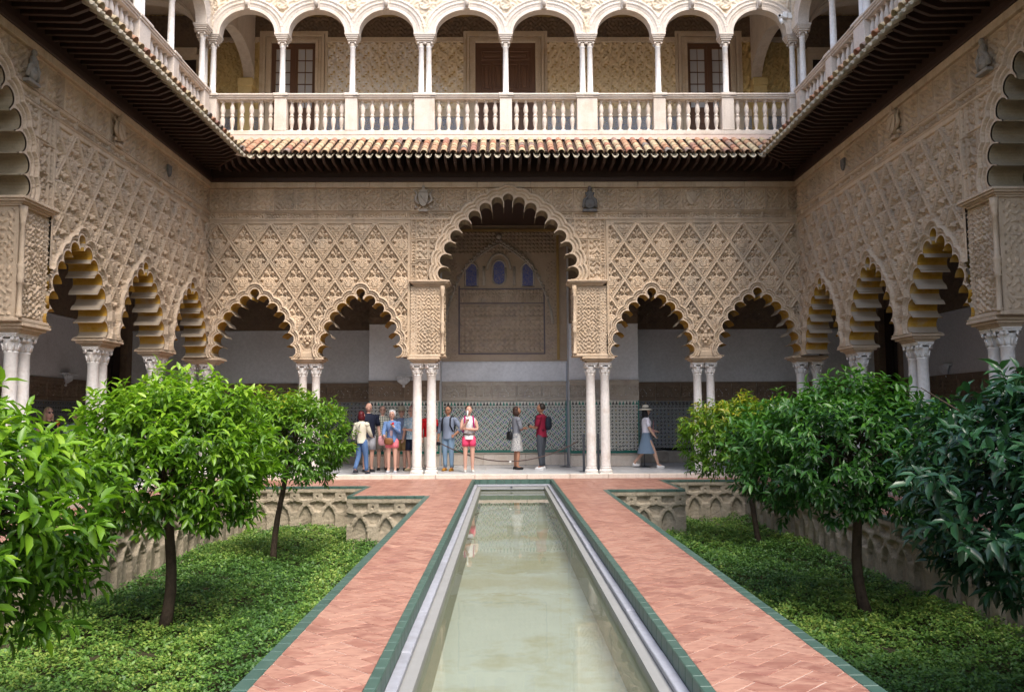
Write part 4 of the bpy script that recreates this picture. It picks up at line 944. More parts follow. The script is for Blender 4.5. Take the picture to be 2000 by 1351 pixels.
# ------------------------------------------------------------- paths, pool, sunken gardens
def clip(P, x0, x1, y0, y1):
    for ax, lim, sgn in ((0, x0, 1), (0, x1, -1), (1, y0, 1), (1, y1, -1)):
        Q = []
        for i in range(len(P)):
            a, b = P[i], P[(i+1) % len(P)]; ia = sgn*(a[ax]-lim) >= 0; ib = sgn*(b[ax]-lim) >= 0
            if ia: Q.append(a)
            if ia != ib: t_ = (lim-a[ax])/(b[ax]-a[ax]); Q.append((a[0]+t_*(b[0]-a[0]), a[1]+t_*(b[1]-a[1])))
        P = Q
        if not P: return []
    return P
def area(P): return abs(sum(P[i][0]*P[(i+1) % len(P)][1]-P[(i+1) % len(P)][0]*P[i][1] for i in range(len(P))))/2
BW = .15; c45 = sqrt(.5)
def bricks(name, rects, lim=300, ymin=4.2):
    root = part(name, None, None, kind='structure'); L = []
    for (x0, x1, y0, y1) in rects:
        part('mortar_bed', MB().box(x0, x1, y0, y1, -.2, -.005).mesh('mortar_bed', M['mortar']), root)
        R = max(abs(x0), abs(x1))+y1; n = int(R/BW)+8
        for m in range(-n, n):
            for k in range(-n//2-2, n//2+2):
                ox, oy = m+2*k, m-2*k
                for (a, b, c, d) in ((0, 2, 0, 1), (0, 1, 1, 3)):
                    cx = (ox+(a+b)/2)*BW; cy = (oy+(c+d)/2)*BW; X = (cx-cy)*c45; Y = (cx+cy)*c45
                    if not (x0-.3 < X < x1+.3 and y0-.3 < Y < y1+.3): continue
                    g = .005; Q = [(ox+a, oy+c, g, g), (ox+b, oy+c, -g, g), (ox+b, oy+d, -g, -g), (ox+a, oy+d, g, -g)]
                    P = [((q[0]*BW+q[2]), (q[1]*BW+q[3])) for q in Q]; P = [((u-v)*c45, (u+v)*c45) for u, v in P]
                    P = clip(P, x0, x1, y0, y1)
                    if len(P) >= 3 and area(P) > .0008: L.append((Y, P))
    L.sort(key=lambda q: (q[0] < ymin, q[0])); rest = MB()
    for i, (Y, P) in enumerate(L):
        z = random.uniform(-.0015, .0015)
        if i < lim:
            cx = sum(p[0] for p in P)/len(P); cy = sum(p[1] for p in P)/len(P)
            n = len(P); Pi = [(p[0]-cx, p[1]-cy) for p in P]; q = .975
            V = [(u, v, -.03) for u, v in Pi]+[(u, v, z-.003) for u, v in Pi]+[(u*q, v*q, z) for u, v in Pi]
            F = [(k, (k+1) % n, n+(k+1) % n, n+k) for k in range(n)]+[(n+k, n+(k+1) % n, 2*n+(k+1) % n, 2*n+k) for k in range(n)]+[tuple(range(2*n, 3*n))]
            part('brick', mk('brick', V, F, M['brick'], tone=[random.random()]*len(F)), root, (cx, cy, 0))
        else: rest.prism(P, -.03, z, 'z', tone=random.random())
    if len(L) > lim: part('bricks', rest.mesh('bricks', M['brick']), root, kind='stuff')
    return root
bricks('brick_path', [(-1.50, -.83, 1.2, 21.3), (-3.05, -1.50, 16.9, 21.3)], 300)
bricks('brick_path', [(1.21, 2.09, 1.2, 21.3), (2.09, 3.77, 18.1, 21.3)], 300)
bricks('brick_cross_walk', [(-7.6, -3.05, 19.3, 21.3), (3.77, 7.6, 20.7, 21.3), (-.83, 1.21, 21.1, 21.3)], 60, 0)
bricks('brick_side_walk', [(-7.6, -5.93, 3, 19.3)], 30, 6); bricks('brick_side_walk', [(5.99, 7.6, 3, 20.7)], 30, 6)
ET = MB().box(.003, .197, 0, .1, -.055, .002, bev=.006).mesh('edging_tile', M['green'])
def edging(root, p, q, side=1, w=.1, T=None):
    """glazed tiles laid from p to q, body to the left of the direction"""
    p = np.array(p, float); q = np.array(q, float); d = q-p; L = np.linalg.norm(d); a = atan2(d[1], d[0]); n = int(round(L/.2))
    for k in range(n):
        c = p+d*k/n; part('edging_tile', T or ET, root, (c[0], c[1], 0), (0, 0, a), (L/n/.2, 1, 1))
# pool
pool = thing('pool', 'long narrow reflecting pool with green glazed rim between the brick paths', 'pool', (0, 0, 0))
PX0, PX1, PY0, PY1 = -.83, 1.21, 1.2, 21.1
edging(pool, (PX0+.075, PY1-.075), (PX0+.075, PY0), T=(TT := MB().box(.002, .198, -.075, 0, -.12, .003, bev=.006).mesh('edging_tile', M['green'])))
edging(pool, (PX1-.075, PY0), (PX1-.075, PY1-.075), T=TT); edging(pool, (PX1-.0, PY1-.075), (PX0+.0, PY1-.075), T=TT)
def lipbox(i, o, z0, z1): # ring between inset i and o
    b = MB(); return b.box(PX0+o, PX0+i, PY0, PY1-o, z0, z1).box(PX1-i, PX1-o, PY0, PY1-o, z0, z1).box(PX0+i, PX1-i, PY1-i, PY1-o, z0, z1)
for i, o, z0, z1, nm, m in ((.150, .072, -.16, -.118, 'marble_ledge', 'ledge'), (.235, .12, -.9, -.165, 'basin_wall', 'poolwall')):
    if nm == 'basin_wall': part(nm, lipbox(i, o, z0, z1).mesh(nm, M[m]), pool)
    else:
        yy = PY0
        while yy < PY1-.3:
            w = 1.25
            for a, c in ((PX0+o, PX0+i), (PX1-i, PX1-o)): part(nm, MB().box(a, c, yy+.002, min(yy+w, PY1-.21)-.002, z0, z1+random.uniform(-.003, .003), bev=.006).mesh(nm, M[m]), pool)
            yy += w
        part(nm, MB().box(PX0+o, PX1-o, PY1-.20, PY1-.072, z0, z1, bev=.006).mesh(nm, M[m]), pool)
part('marble_strip', MB().box(PX0+.2, PX1-.2, PY1-.28, PY1-.23, -.225, -.21, bev=.005).mesh('marble_strip', M['ledge']), pool)
part('spout', MB().lathe([(.028, 0), (.03, .02), (.018, .022), (.018, .005)], (0, 0, 0), 12).mesh('spout', M['metal']), pool, (.16, PY1-.235, -.185), (pi/2, 0, 0))
part('basin_floor', MB().box(PX0+.2, PX1-.2, PY0, PY1-.2, -.75, -.62).mesh('basin_floor', M['poolfloor']), pool)
part('pool_water', MB().add([(PX0+.236, PY0, -.25), (PX1-.236, PY0, -.25), (PX1-.236, PY1-.236, -.25), (PX0+.236, PY1-.236, -.25)], [(0, 1, 2, 3)]).mesh('pool_water', M['water']), None, kind='structure')
# garden retaining walls with interlaced arches
def gh(x, z):
    m = .52; R = .44; zc = -.74; w = .042; k0 = np.round(x/m); n = np.zeros(x.shape, int); band = np.zeros(x.shape, bool)
    nz = .012*np.sin(x*23+5*np.sin(z*11))*np.sin(z*31+3*np.sin(x*7))
    for dk in (-1, 0, 1):
        r = np.hypot(x-(k0+dk)*m, (z-zc)); n += (r < R-w).astype(int)*(z > zc); band |= (np.abs(r-R) <= w) & (z > zc)
    op = np.abs(x-(np.floor(x/m)+.5)*m); rec = (n >= 2) | ((n == 1) & (z > zc+.18)) | ((z <= zc) & (op < R-m/2-w))
    rec &= ~band
    rect = (z < -.15) & (z > -.29) & (op < .14) & (n == 0) & ~band
    hole = np.hypot(x-k0*m, z+.22) < .018
    vo = band & (((np.arctan2(z-zc, x-k0*m)*14) % 1.) < .1)
    h = np.where(rec | rect, -.065+.5*nz, .3*nz); h = np.where(hole, -.07, h); h = np.where(vo, -.012, h); h = np.where(z > -.13, .01+.1*nz, h)
    return h
def gwall(label, segs, body, cap, g=.02):
    t = thing('garden_wall', label, 'garden wall', (0, 0, 0))
    for (px, py, rot, L, gg) in segs:
        o = hf(0, L, -1.15, -.056, gg, gh, None, None, 'arcaded_facing', M['gardenwall'], t); o.location = (px, py, 0); o.rotation_euler = (0, 0, rot)
    part('wall_body', (lambda b: ([b.box(*q, -1.2, -.058) for q in body], b)[1])(MB()).mesh('wall_body', M['gardenwall']), t)
    for p, q in cap: edging(t, p, q)
    return t
gwall('low stone retaining wall with interlaced arches and green tile edge, around the left garden',
      [(-5.83, 19.2, 0, 2.68, .018), (-3.15, 16.8, 0, 1.55, .018), (-5.83, 3., pi/2, 16.2, .03)],
      [(-5.75, -1.5, 19.28, 19.6), (-3.07, -1.5, 16.88, 19.6), (-1.6, -1.2, 1.0, 17.), (-6.2, -5.91, 1., 19.6)],
      [((-5.83, 19.2), (-3.15, 19.2)), ((-3.15, 19.2), (-3.15, 16.8)), ((-3.15, 16.8), (-1.6, 16.8)), ((-1.6, 16.8), (-1.6, 1.6)), ((-5.83, 3), (-5.83, 19.2))])
gwall('low stone retaining wall with interlaced arches and green tile edge, around the right garden',
      [(3.87, 20.6, 0, 2.02, .018), (2.19, 18.0, 0, 1.68, .018), (5.89, 20.6, -pi/2, 17.6, .03)],
      [(3.8, 6.2, 20.68, 21.0), (2.3, 3.79, 18.08, 20.9), (1.9, 2.19, 1.0, 18.1), (5.97, 6.3, 1., 20.9)],
      [((3.87, 20.6), (5.89, 20.6)), ((3.87, 18.0), (3.87, 20.6)), ((2.19, 18.0), (3.87, 18.0)), ((2.19, 1.6), (2.19, 18.0)), ((5.89, 20.6), (5.89, 3))])
b = MB().box(-14, 14, -5, 29, -1.6, -1.14); part('ground', b.mesh('ground', M['soil']), None, kind='structure')
for nm, (x0, x1) in (('garden_soil', (-5.9, -1.55)), ('garden_soil', (2.15, 5.95))):
    o = hf(x0, x1, 1.0, 20.7, .15, lambda x, z: .05*np.sin(x*2.3+1.3*np.sin(z*1.1))+.04*np.sin(z*2.9), None, None, nm, M['soil'], None); o.rotation_euler = (-pi/2, 0, 0); o['kind'] = 'structure'
    me = o.data; me.transform(__import__('mathutils').Matrix(((1, 0, 0, 0), (0, 0, 1, 0), (0, -1, 0, -1.06), (0, 0, 0, 1)))); o.rotation_euler = (0, 0, 0)
# leaves --------------------------------------------------------------
def leaf_tmpl(w=.18, droop=.22, fold=.10, wave=.02):
    V = [(0, 0, 0)]
    for y, ww in ((.28, w*.9), (.62, w*.95)):
        z = -droop*y*y; V += [(-ww, y, z+fold*ww/w), (0, y, z), (ww, y, z+fold*ww/w+wave)]
    V += [(0, 1, -droop)]
    F = [(0, 2, 1), (0, 3, 2), (1, 2, 5), (1, 5, 4), (2, 3, 6), (2, 6, 5), (4, 5, 7), (5, 6, 7)]
    return np.array(V), np.array(F)
LT, LF = leaf_tmpl()
def frames(D, U):
    D = D/np.linalg.norm(D, axis=1)[:, None]; X = np.cross(D, U); X /= (np.linalg.norm(X, axis=1)[:, None]+1e-9); Z = np.cross(X, D)
    return np.stack([X, D, Z], 2)           # columns
def leaves_mesh(name, P, R, Sz, tone, mat, T=LT, F=LF):
    V = np.einsum('nij,vj->nvi', R, T)*Sz[:, None, None]+P[:, None, :]; n, v = len(P), len(T)
    FF = (F[None]+(np.arange(n)*v)[:, None, None]).reshape(-1, 3)
    return mk(name, V.reshape(-1, 3), FF, mat, smooth=True, tone=np.repeat(tone, len(F)))
from mathutils import Matrix
def tree(label, base, cen, rad, mat, n_sprig, lsize, seed, lean=(0, 0), near=300, thick=.07, floor_=.55):
    r = np.random.default_rng(seed); t = thing('orange_tree', label, 'tree', base, 0, 'orange trees in the sunken gardens')
    base = np.array(base, float); cen = np.array(cen, float); top = cen+np.array([0, 0, -.35*rad[2]])
    bk = MB(); h = top-base; pts = [base+h*u+np.array([lean[0]*sin(u*5), lean[1]*sin(u*4), 0]) for u in np.linspace(0, 1, 8)]
    bk.tube([p-base for p in pts], [thick*(1.35 if i == 0 else 1.05-.05*i) for i in range(8)], 10); part('trunk', bk.mesh('trunk', M['bark']), t)
    br = MB(); fork = pts[-1]
    for k in range(11):
        a = k*2.4; e = r.uniform(.1, 1.1); d = np.array([cos(a)*cos(e), sin(a)*cos(e), sin(e)])*np.array(rad)*r.uniform(.6, .85); q = cen+d*np.array([1, 1, .8])
        st = pts[-2]*.4+fork*.6; mid_ = (st+q)/2+np.array([0, 0, .12]); br.tube([st-base, mid_-base, q-base], [thick*.5, thick*.28, thick*.1], 6)
        for j in range(4):
            o = r.normal(0, .3, 3)*np.array(rad); br.tube([mid_-base, (mid_+q+o)/2-base, q+o*.9-base], [thick*.2, thick*.12, .004], 5)
    part('branches', br.mesh('branches', M['bark']), t)
    d = r.normal(size=(n_sprig, 3)); d /= np.linalg.norm(d, axis=1)[:, None]; d[:, 2] = np.where(d[:, 2] < -.82, -d[:, 2]*.8, d[:, 2])
    lob = 1+.10*np.sin(d[:, 0]*5+seed)*np.cos(d[:, 1]*4+seed*2)+.07*np.sin(d[:, 2]*9+d[:, 0]*7+seed)+.07*np.sin(13*d[:, 1]+seed)
    rr = np.where(r.random(n_sprig) < .72, r.uniform(.86, 1.04, n_sprig), r.uniform(.55, .88, n_sprig))*lob
    sh_ = r.random(n_sprig) < .09; rr = np.where(sh_ & (d[:, 2] > -.3), r.uniform(1.06, 1.2, n_sprig), rr)
    P = cen+d*rr[:, None]*np.array(rad); A = d*np.array([1, 1, .8])+np.array([0, 0, .45]); A = A+r.normal(0, .3, A.shape); A /= np.linalg.norm(A, axis=1)[:, None]
    NL = 10; ls = np.repeat(np.arange(n_sprig), NL); k = np.tile(np.arange(NL), n_sprig)
    X = np.cross(A, np.array([.3, .2, 1.])); X /= np.linalg.norm(X, axis=1)[:, None]; Y = np.cross(A, X)
    ph = k*2.4+r.uniform(0, 6, n_sprig)[ls]+r.normal(0, .25, len(ls)); rd = np.cos(ph)[:, None]*X[ls]+np.sin(ph)[:, None]*Y[ls]
    up_ = (k/NL)[:, None]; D = rd*(1.05-.6*up_)+A[ls]*(.15+.75*up_)+np.array([0, 0, -.32])+r.normal(0, .12, (len(ls), 3)); U = A[ls]*.5+np.array([0, 0, .9])+r.normal(0, .25, D.shape)
    Pl = P[ls]+A[ls]*(k/NL*lsize*1.5)[:, None]; R_ = frames(D, U); Sz = lsize*r.uniform(.55, 1.25, len(ls))
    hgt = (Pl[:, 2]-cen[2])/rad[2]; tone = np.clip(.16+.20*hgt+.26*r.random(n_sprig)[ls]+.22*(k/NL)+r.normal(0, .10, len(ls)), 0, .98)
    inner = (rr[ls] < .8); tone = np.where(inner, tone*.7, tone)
    vis = (Pl[:, 1] > 3.2) & (np.abs(Pl[:, 0]) < .68*Pl[:, 1]); dist = Pl[:, 1]-1.2*np.abs(rr[ls])*0; dist = np.where(vis & (rr[ls] > .9), dist, 99)
    sel = np.zeros(len(ls), bool); sel[np.argsort(dist)[:near]] = True
    TM = [mk('leaf', LT, LF, mat, smooth=True, tone=np.full(len(LF), q)) for q in (.12, .3, .45, .62, .8)]
    for i in np.flatnonzero(sel):
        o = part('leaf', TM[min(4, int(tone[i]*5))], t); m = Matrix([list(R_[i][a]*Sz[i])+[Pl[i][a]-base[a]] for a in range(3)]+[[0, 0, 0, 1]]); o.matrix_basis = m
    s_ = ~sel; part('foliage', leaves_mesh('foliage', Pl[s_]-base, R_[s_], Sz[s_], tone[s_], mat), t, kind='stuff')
    return t
tree('light green orange tree filling the left edge of the picture, nearest on the left', (-4.1, 5.7, -1.05), (-4.0, 5.4, .86), (1.12, 1.05, .80), M['leaf_light'], 950, .135, 1)
tree('round bright green orange tree in the middle of the left garden', (-4.19, 10.5, -1.05), (-4.1, 10.45, 1.02), (1.02, 1.05, .92), M['leaf_light'], 1250, .125, 2, (.05, .0))
tree('small yellowish orange tree by the far wall of the left garden', (-4.13, 15.1, -1.05), (-3.92, 15.1, 1.10), (.93, .9, .80), M['leaf_yellow'], 780, .115, 3, (-.03, 0), thick=.055)
tree('dark leafy orange tree filling the right edge of the picture, nearest on the right', (5.0, 6.4, -1.05), (4.6, 6.3, .90), (1.30, 1.15, .95), M['leaf_dark'], 1150, .14, 4)
tree('broad flat-topped orange tree in the middle of the right garden', (4.67, 10.95, -1.05), (4.5, 10.9, 1.0), (1.32, 1.2, .84), M['leaf_mid'], 1350, .125, 5, (-.06, 0))
tree('small pale green orange tree half hidden at the far end of the right garden', (5.0, 16.6, -1.05), (4.75, 16.6, 1.05), (1.05, .95, .74), M['leaf_yellow'], 780, .115, 6, thick=.055)
# ground cover
CT = np.array([(0, 0, 0), (-.30, .45, .07), (0, 1, -.06), (.30, .45, .07), (0, .5, 0)]); CF = np.array([(0, 4, 1), (1, 4, 2), (0, 3, 4), (4, 3, 2)])
def cover(x0, x1, y1, n, seed, notch):
    r = np.random.default_rng(seed); u = r.random(n); Y = 3.2+(y1-3.2)*u**1.55; X = r.uniform(x0, x1, n); k = notch(X, Y); X, Y = X[k], Y[k]; n = len(X)
    cl = .5+.5*np.sin(X*5.1+2*np.sin(Y*3.3))*np.sin(Y*4.7+2*np.sin(X*2.9)); cl2 = np.sin(X*13+Y*3)*np.sin(Y*11-X*4)
    edge = np.minimum(np.minimum(X-x0, x1-X), 1.)
    Z = -1.06+.05*np.sin(X*2.3+1.3*np.sin(-Y*1.1))+(.05+.15*cl+.05*cl2)*r.uniform(.15, 1.0, n)**.5+.04
    D = np.stack([r.normal(0, 1, n), r.normal(0, 1, n), r.normal(.25, .4, n)], 1); U = np.stack([r.normal(0, .35, n), r.normal(-.1, .35, n), np.ones(n)], 1)
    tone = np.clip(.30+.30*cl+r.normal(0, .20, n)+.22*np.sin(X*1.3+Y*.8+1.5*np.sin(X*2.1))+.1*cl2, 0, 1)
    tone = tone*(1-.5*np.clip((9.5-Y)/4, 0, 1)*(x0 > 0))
    size = r.uniform(.022, .05, n)*(1+.02*Y)
    return leaves_mesh('ground_cover', np.stack([X, Y, Z], 1), frames(D, U), size, tone, M['cover'], CT, CF)
part('ground_cover', cover(-5.8, -1.62, 19.15, 200000, 21, lambda X, Y: (Y < 16.75) | (X < -3.18)), None, kind='stuff')
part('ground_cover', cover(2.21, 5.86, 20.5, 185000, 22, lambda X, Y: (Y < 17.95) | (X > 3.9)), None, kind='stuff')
# ------------------------------------------------------------- rope barrier
t = thing('rope_barrier', 'brown rope barrier sagging across the pool end between dark posts', 'barrier', (0, 22.3, .1))
part('post', MB().box(-.03, .03, -.03, .03, 0, 1.0, bev=.005).box(-.12, .12, -.08, .08, 0, .012).mesh('post', M['metal']), t, (2.1, 0, 0))
part('post', MB().box(-.03, .03, -.03, .03, 0, 1.0, bev=.005).box(-.12, .12, -.08, .08, 0, .012).mesh('post', M['metal']), t, (2.5, .1, 0))
part('rope', MB().tube([(-1.7+3.65*u, 0, .76-2.0*u*(1-u)+.04*u) for u in np.linspace(0, 1, 25)], .015, 8).mesh('rope', M['rope']), t)
part('white_clip', MB().box(.12, .17, -.02, .02, .255, .29).mesh('white_clip', M['whitepl']), t)
t = thing('stanchion', 'thin grey stanchion with wall rope behind the walking woman', 'barrier', (4.05, 24.3, .1), 0, 'thin stanchions by the tiled wall')
def stan(t):
    part('post', MB().lathe([(.17, 0), (.17, .012), (.02, .03), (.012, .05), (.012, .72), (.02, .74), (.018, .76)], seg=14).mesh('post', M['metal']), t); part('rope', MB().tube([(-1.8+3.6*u, .1, .62-.35*(1-abs(2*u-1))*abs(2*u-1)*2) for u in np.linspace(0, 1, 21)], .009, 6).mesh('rope', M['metal']), t)
stan(t); t2 = thing('stanchion', 'thin grey stanchion behind the man in the maroon shirt', 'barrier', (1.75, 24.4, .1), 0, 'thin stanchions by the tiled wall'); stan(t2)
# ------------------------------------------------------------- people
SK = {'a': plain('skin_light', (.50, .31, .225), .55, .06), 'b': plain('skin_tan', (.36, .18, .11), .55, .06), 'c': plain('skin_rosy', (.52, .30, .225), .55, .06)}
eyem = plain('eye_dark', (.03, .02, .02), .3, .0); lipm = plain('lip', (.40, .13, .11), .5, .0)
_cm = {}
def cl(c, r=.85, var=.18, sc=14):
    k = (c, r)
    if k not in _cm: _cm[k] = plain('cloth_%d' % len(_cm), c, r, var, sc)
    return _cm[k]
def check(name, c1, c2, sc):
    t = NT(name); p = t.xyz(); a = t.M('MAXIMUM', t.M('LESS_THAN', t.M('FRACT', t.M('MULTIPLY', p[0], sc)), .22), t.M('LESS_THAN', t.M('FRACT', t.M('MULTIPLY', p[2], sc)), .22)); return t.done(t.mix(a, c1, c2), .9, .1)
def blotch(name, c1, c2, sc, th=.5):
    t = NT(name); return t.done(t.mix(t.ramp(t.noise(sc, 3, .6), [(th-.03, (0, 0, 0)), (th+.03, (1, 1, 1))]), c1, c2), .9, .1)
def skin_mesh(name, J, E, mats, sub=2, extra=None):
    """one continuous surface grown round a skeleton J{name:(pos,r)} with edges E; root is the first joint"""
    ks = list(J); ix = {k: i for i, k in enumerate(ks)}
    me = bpy.data.meshes.new(name); me.from_pydata([J[k][0] for k in ks], [(ix[a], ix[b]) for a, b in E], [])
    o = bpy.data.objects.new(name, me); COL.objects.link(o); m = o.modifiers.new('s', 'SKIN'); m.use_smooth_shade = True; m.branch_smoothing = .6
    for i, k in enumerate(ks):
        r = J[k][1]; v = me.skin_vertices[0].data[i]; v.radius = tuple(q*1.13 for q in (r if hasattr(r, '__len__') else (r, r))); v.use_root = (i == 0)
    s_ = o.modifiers.new('d', 'SUBSURF'); s_.levels = sub; s_.render_levels = sub
    dg = bpy.context.evaluated_depsgraph_get(); ev = o.evaluated_get(dg).to_mesh()
    V = np.empty(len(ev.vertices)*3, dtype=np.float32); ev.vertices.foreach_get('co', V); F = [tuple(p.vertices) for p in ev.polygons]
    bpy.data.objects.remove(o); b = MB(); b.add(V.reshape(-1, 3), F, 0, 0, True)
    if extra: extra(b)
    return b.mesh(name, mats)
def lerp(a, b, t_): return tuple(np.array(a)*(1-t_)+np.array(b)*t_)
def person(label, x, y, face, H, top, bottom, skin='a', hair=None, hairk='short', shoe=(.03, .03, .03), sleeve=.9, leg=.35, skirt=None, arms=('down', 'down'), stride=0., w=1., z=.1, female=False, hat=None, top_open=None, hh=(.2, .2, .2)):
    t = thing('person', label, 'person', (x, y, z), face, None, H/1.75); sk = SK[skin]
    hw = .135 if not female else .12; shw = (.205 if not female else .175)*w; yo = 0
    J = {'pel': ((0, 0, .95), (.105*w, .075*w)), 'spi': ((0, .0, 1.10), (.105*w, .08*w)), 'che': ((0, .01, 1.30), (.13*w, .09*w)), 'nec': ((0, .01, 1.46), (.055, .055)), 'hd0': ((0, .02, 1.54), (.052, .055))}
    E = [('pel', 'spi'), ('spi', 'che'), ('che', 'nec'), ('nec', 'hd0')]
    P = {}
    for s, nm, am in ((-1, 'L', arms[0]), (1, 'R', arms[1])):
        sh = (s*shw, .0, 1.415); dx = s
        el, wr = {'down': ((s*(shw+.06), -.02, 1.12), (s*(shw+.07), .05, .88)), 'back': ((s*(shw+.06), -.12, 1.13), (s*(shw+.06), -.2, .90)), 'hip': ((s*(shw+.16), -.04, 1.15), (s*(shw+.02), .09, .99)),
                  'fold': ((s*(shw+.05), .06, 1.13), (-s*.06, .20, 1.15)), 'up': ((s*(shw+.03), .09, 1.13), (s*.07, .22, 1.33)), 'hold': ((s*(shw+.04), .05, 1.12), (s*.06, .28, 1.14)), 'fwd': ((s*(shw+.04), .1, 1.14), (s*(shw-.02), .30, 1.06)),
                  'swing': ((s*(shw+.05), .06, 1.14), (s*(shw+.05), .20, .94))}[am]
        P[nm] = (sh, el, wr); J['sh'+nm] = ((sh[0]*.95, sh[1], sh[2]-.02), (.052*w, .05*w)); J['ua'+nm] = (lerp(sh, el, .5), .046*w); J['el'+nm] = (el, .038); J['fa'+nm] = (lerp(el, wr, .35), .038); J['wr'+nm] = (wr, .025)
        hd = np.array(wr)-np.array(el); hd = hd/np.linalg.norm(hd); pm = tuple(np.array(wr)+hd*.055); J['pm'+nm] = (pm, (.032, .02))
        E += [('che', 'sh'+nm), ('sh'+nm, 'ua'+nm), ('ua'+nm, 'el'+nm), ('el'+nm, 'fa'+nm), ('fa'+nm, 'wr'+nm), ('wr'+nm, 'pm'+nm)]; P['h'+nm] = (pm, hd)
        st = s*stride; hip = (s*.088, 0, .90); kn = (s*.095, st*.55+.015, .50+abs(st)*.0); an = (s*.095, st*1.0-.02, .09+(.05 if st < 0 else 0))
        if stride and st < 0: kn = (s*.09, st*.25+.06, .51)
        J['hi'+nm] = (hip, .07*w); J['th'+nm] = (lerp(hip, kn, .45), .072*w); J['kn'+nm] = (kn, .052); J['ca'+nm] = (lerp(kn, an, .35), .052); J['an'+nm] = (an, .034); J['to'+nm] = ((an[0]+s*.015, an[1]+.10, .05 if st >= 0 else .06), .03)
        E += [('pel', 'hi'+nm), ('hi'+nm, 'th'+nm), ('th'+nm, 'kn'+nm), ('kn'+nm, 'ca'+nm), ('ca'+nm, 'an'+nm), ('an'+nm, 'to'+nm)]; P['leg'+nm] = (hip, kn, an)
    def ex(b):
        def hf_(v):
            v = v.copy(); 
            if v[2] < 0: v[0] *= 1-.28*v[2]**2; v[1] *= 1-.12*v[2]**2
            return v
        b.ball((0, .025, 1.635), (.080, .100, .122), 14, 10, 0, 0, hf_)
        b.tube([(0, .11, 1.665), (0, .128, 1.635), (0, .112, 1.618)], [.009, .017, .01], 6)
        for s in (-1, 1):
            b.ball((s*.076, .015, 1.64), (.012, .02, .032), 6, 5); b.ball((s*.03, .105, 1.655), .012, 6, 5, 1)
        b.ball((0, .108, 1.592), (.024, .008, .007), 8, 4, 2)
        for nm in ('L', 'R'):
            pm, hd = P['h'+nm]; s = -1 if nm == 'L' else 1; side = np.cross(hd, (0, 1, .2)); side /= np.linalg.norm(side)+1e-6; cur = np.cross(side, hd)
            for q, (o_, ln) in enumerate(((-.024, .062), (-.008, .074), (.008, .07), (.023, .055))):
                a0 = np.array(pm)+side*o_; b.tube([a0, a0+hd*ln*.55+cur*.006, a0+hd*ln*.95+cur*.022], [.0095, .009, .006], 5)
            a0 = np.array(pm)-hd*.03-side*.02*s; b.tube([a0, a0+hd*.03-side*.03*s, a0+hd*.06-side*.035*s], [.012, .011, .008], 5)
    part('body', skin_mesh('body', J, E, [sk, eyem, lipm], 2, ex), t)
    # top garment: draped torso and sleeves
    fw_ = .90 if female else 1.; b = MB(); V = []; F = []; sg = 22
    RG = [(.875, .168, .134), (.93, .165, .131), (1.0, .152, .12), (1.08, .146 if female else .156, .116), (1.18, .156, .122), (1.28, .178, .132), (1.35, .196, .128), (1.40, .205, .112), (1.435, .185, .098), (1.46, .135, .085), (1.478, .085, .074), (1.49, .07, .066)]
    for zz, rx, ry in RG:
        for k in range(sg):
            a = 2*pi*k/sg; q = 1+(.025*sin(a*5+zz*17)+.02*sin(a*3-zz*31) if zz < 1.35 else 0); V.append((rx*w*fw_*cos(a)*q, ry*w*sin(a)*q+(.02 if female and 1.2 < zz < 1.36 and sin(a) > 0 else 0), zz))
    for r in range(len(RG)-1):
        for k in range(sg): F.append((r*sg+k, r*sg+(k+1) % sg, (r+1)*sg+(k+1) % sg, (r+1)*sg+k))
    b.add(V, F, 0, 0, True)
    for nm in ('L', 'R'):
        sh, el, wr = P[nm]
        if sleeve > .05:
            b.ball((sh[0]*.93, sh[1], sh[2]-.022), (.080*w, .078*w, .072), 12, 8)
            e1 = lerp(sh, el, min(1, sleeve*2)); s0 = (sh[0]*.85, sh[1], sh[2]-.005); pts = [s0, lerp(s0, e1, .25), lerp(s0, e1, .6), e1]; rr = [.06*w, .070*w, .064*w, .060 if sleeve < .6 else .055]
            if sleeve > .6: pts += [lerp(el, wr, .5*(sleeve-.5)*2), lerp(el, wr, (sleeve-.5)*1.9)]; rr += [.052, .042]
            b.tube(pts, rr, 12)
    part('shirt', b.mesh('shirt', top), t)
    # trousers, shorts or skirt
    if skirt:
        L = []; z1, flare, m_ = skirt
        b = MB(); rows = 7; sg = 20
        V = []; F = []
        for r in range(rows+1):
            u = r/rows; zz = 1.02-(1.02-z1)*u
            for k in range(sg):
                a = 2*pi*k/sg; rx = (.145*w+(flare*.75)*u)*(1+.05*u*sin(a*6)); ry = (.115*w+flare*u*(1+abs(stride)*.8))*(1+.05*u*cos(a*5)); V.append((rx*cos(a), ry*sin(a), zz))
        for r in range(rows):
            for k in range(sg): F.append((r*sg+k, r*sg+(k+1) % sg, (r+1)*sg+(k+1) % sg, (r+1)*sg+k))
        b.add(V, F, 0, 0, True); part('skirt', b.mesh('skirt', m_), t)
    else:
        b = MB().ball((0, 0, .93), (.152*w*(.94 if female else 1), .115*w, .12), 18, 10)
        for nm in ('L', 'R'):
            hip, kn, an = P['leg'+nm]; h0 = (hip[0]*.8, 0, 1.0); e1 = lerp(hip, kn, min(1, leg*2)); pts = [h0, hip, lerp(hip, e1, .5), e1]; rr = [.06*w, .097*w, .096*w if leg < .6 else .090*w, .094*w if leg < .6 else .068*w]
            if leg > .6: pts += [lerp(kn, an, .4), lerp(kn, an, .75), lerp(kn, an, .97)]; rr += [.064, .056, .054]
            b.tube(pts, rr, 14)
        part('trousers' if leg > .6 else 'shorts', b.mesh('trousers', bottom), t)
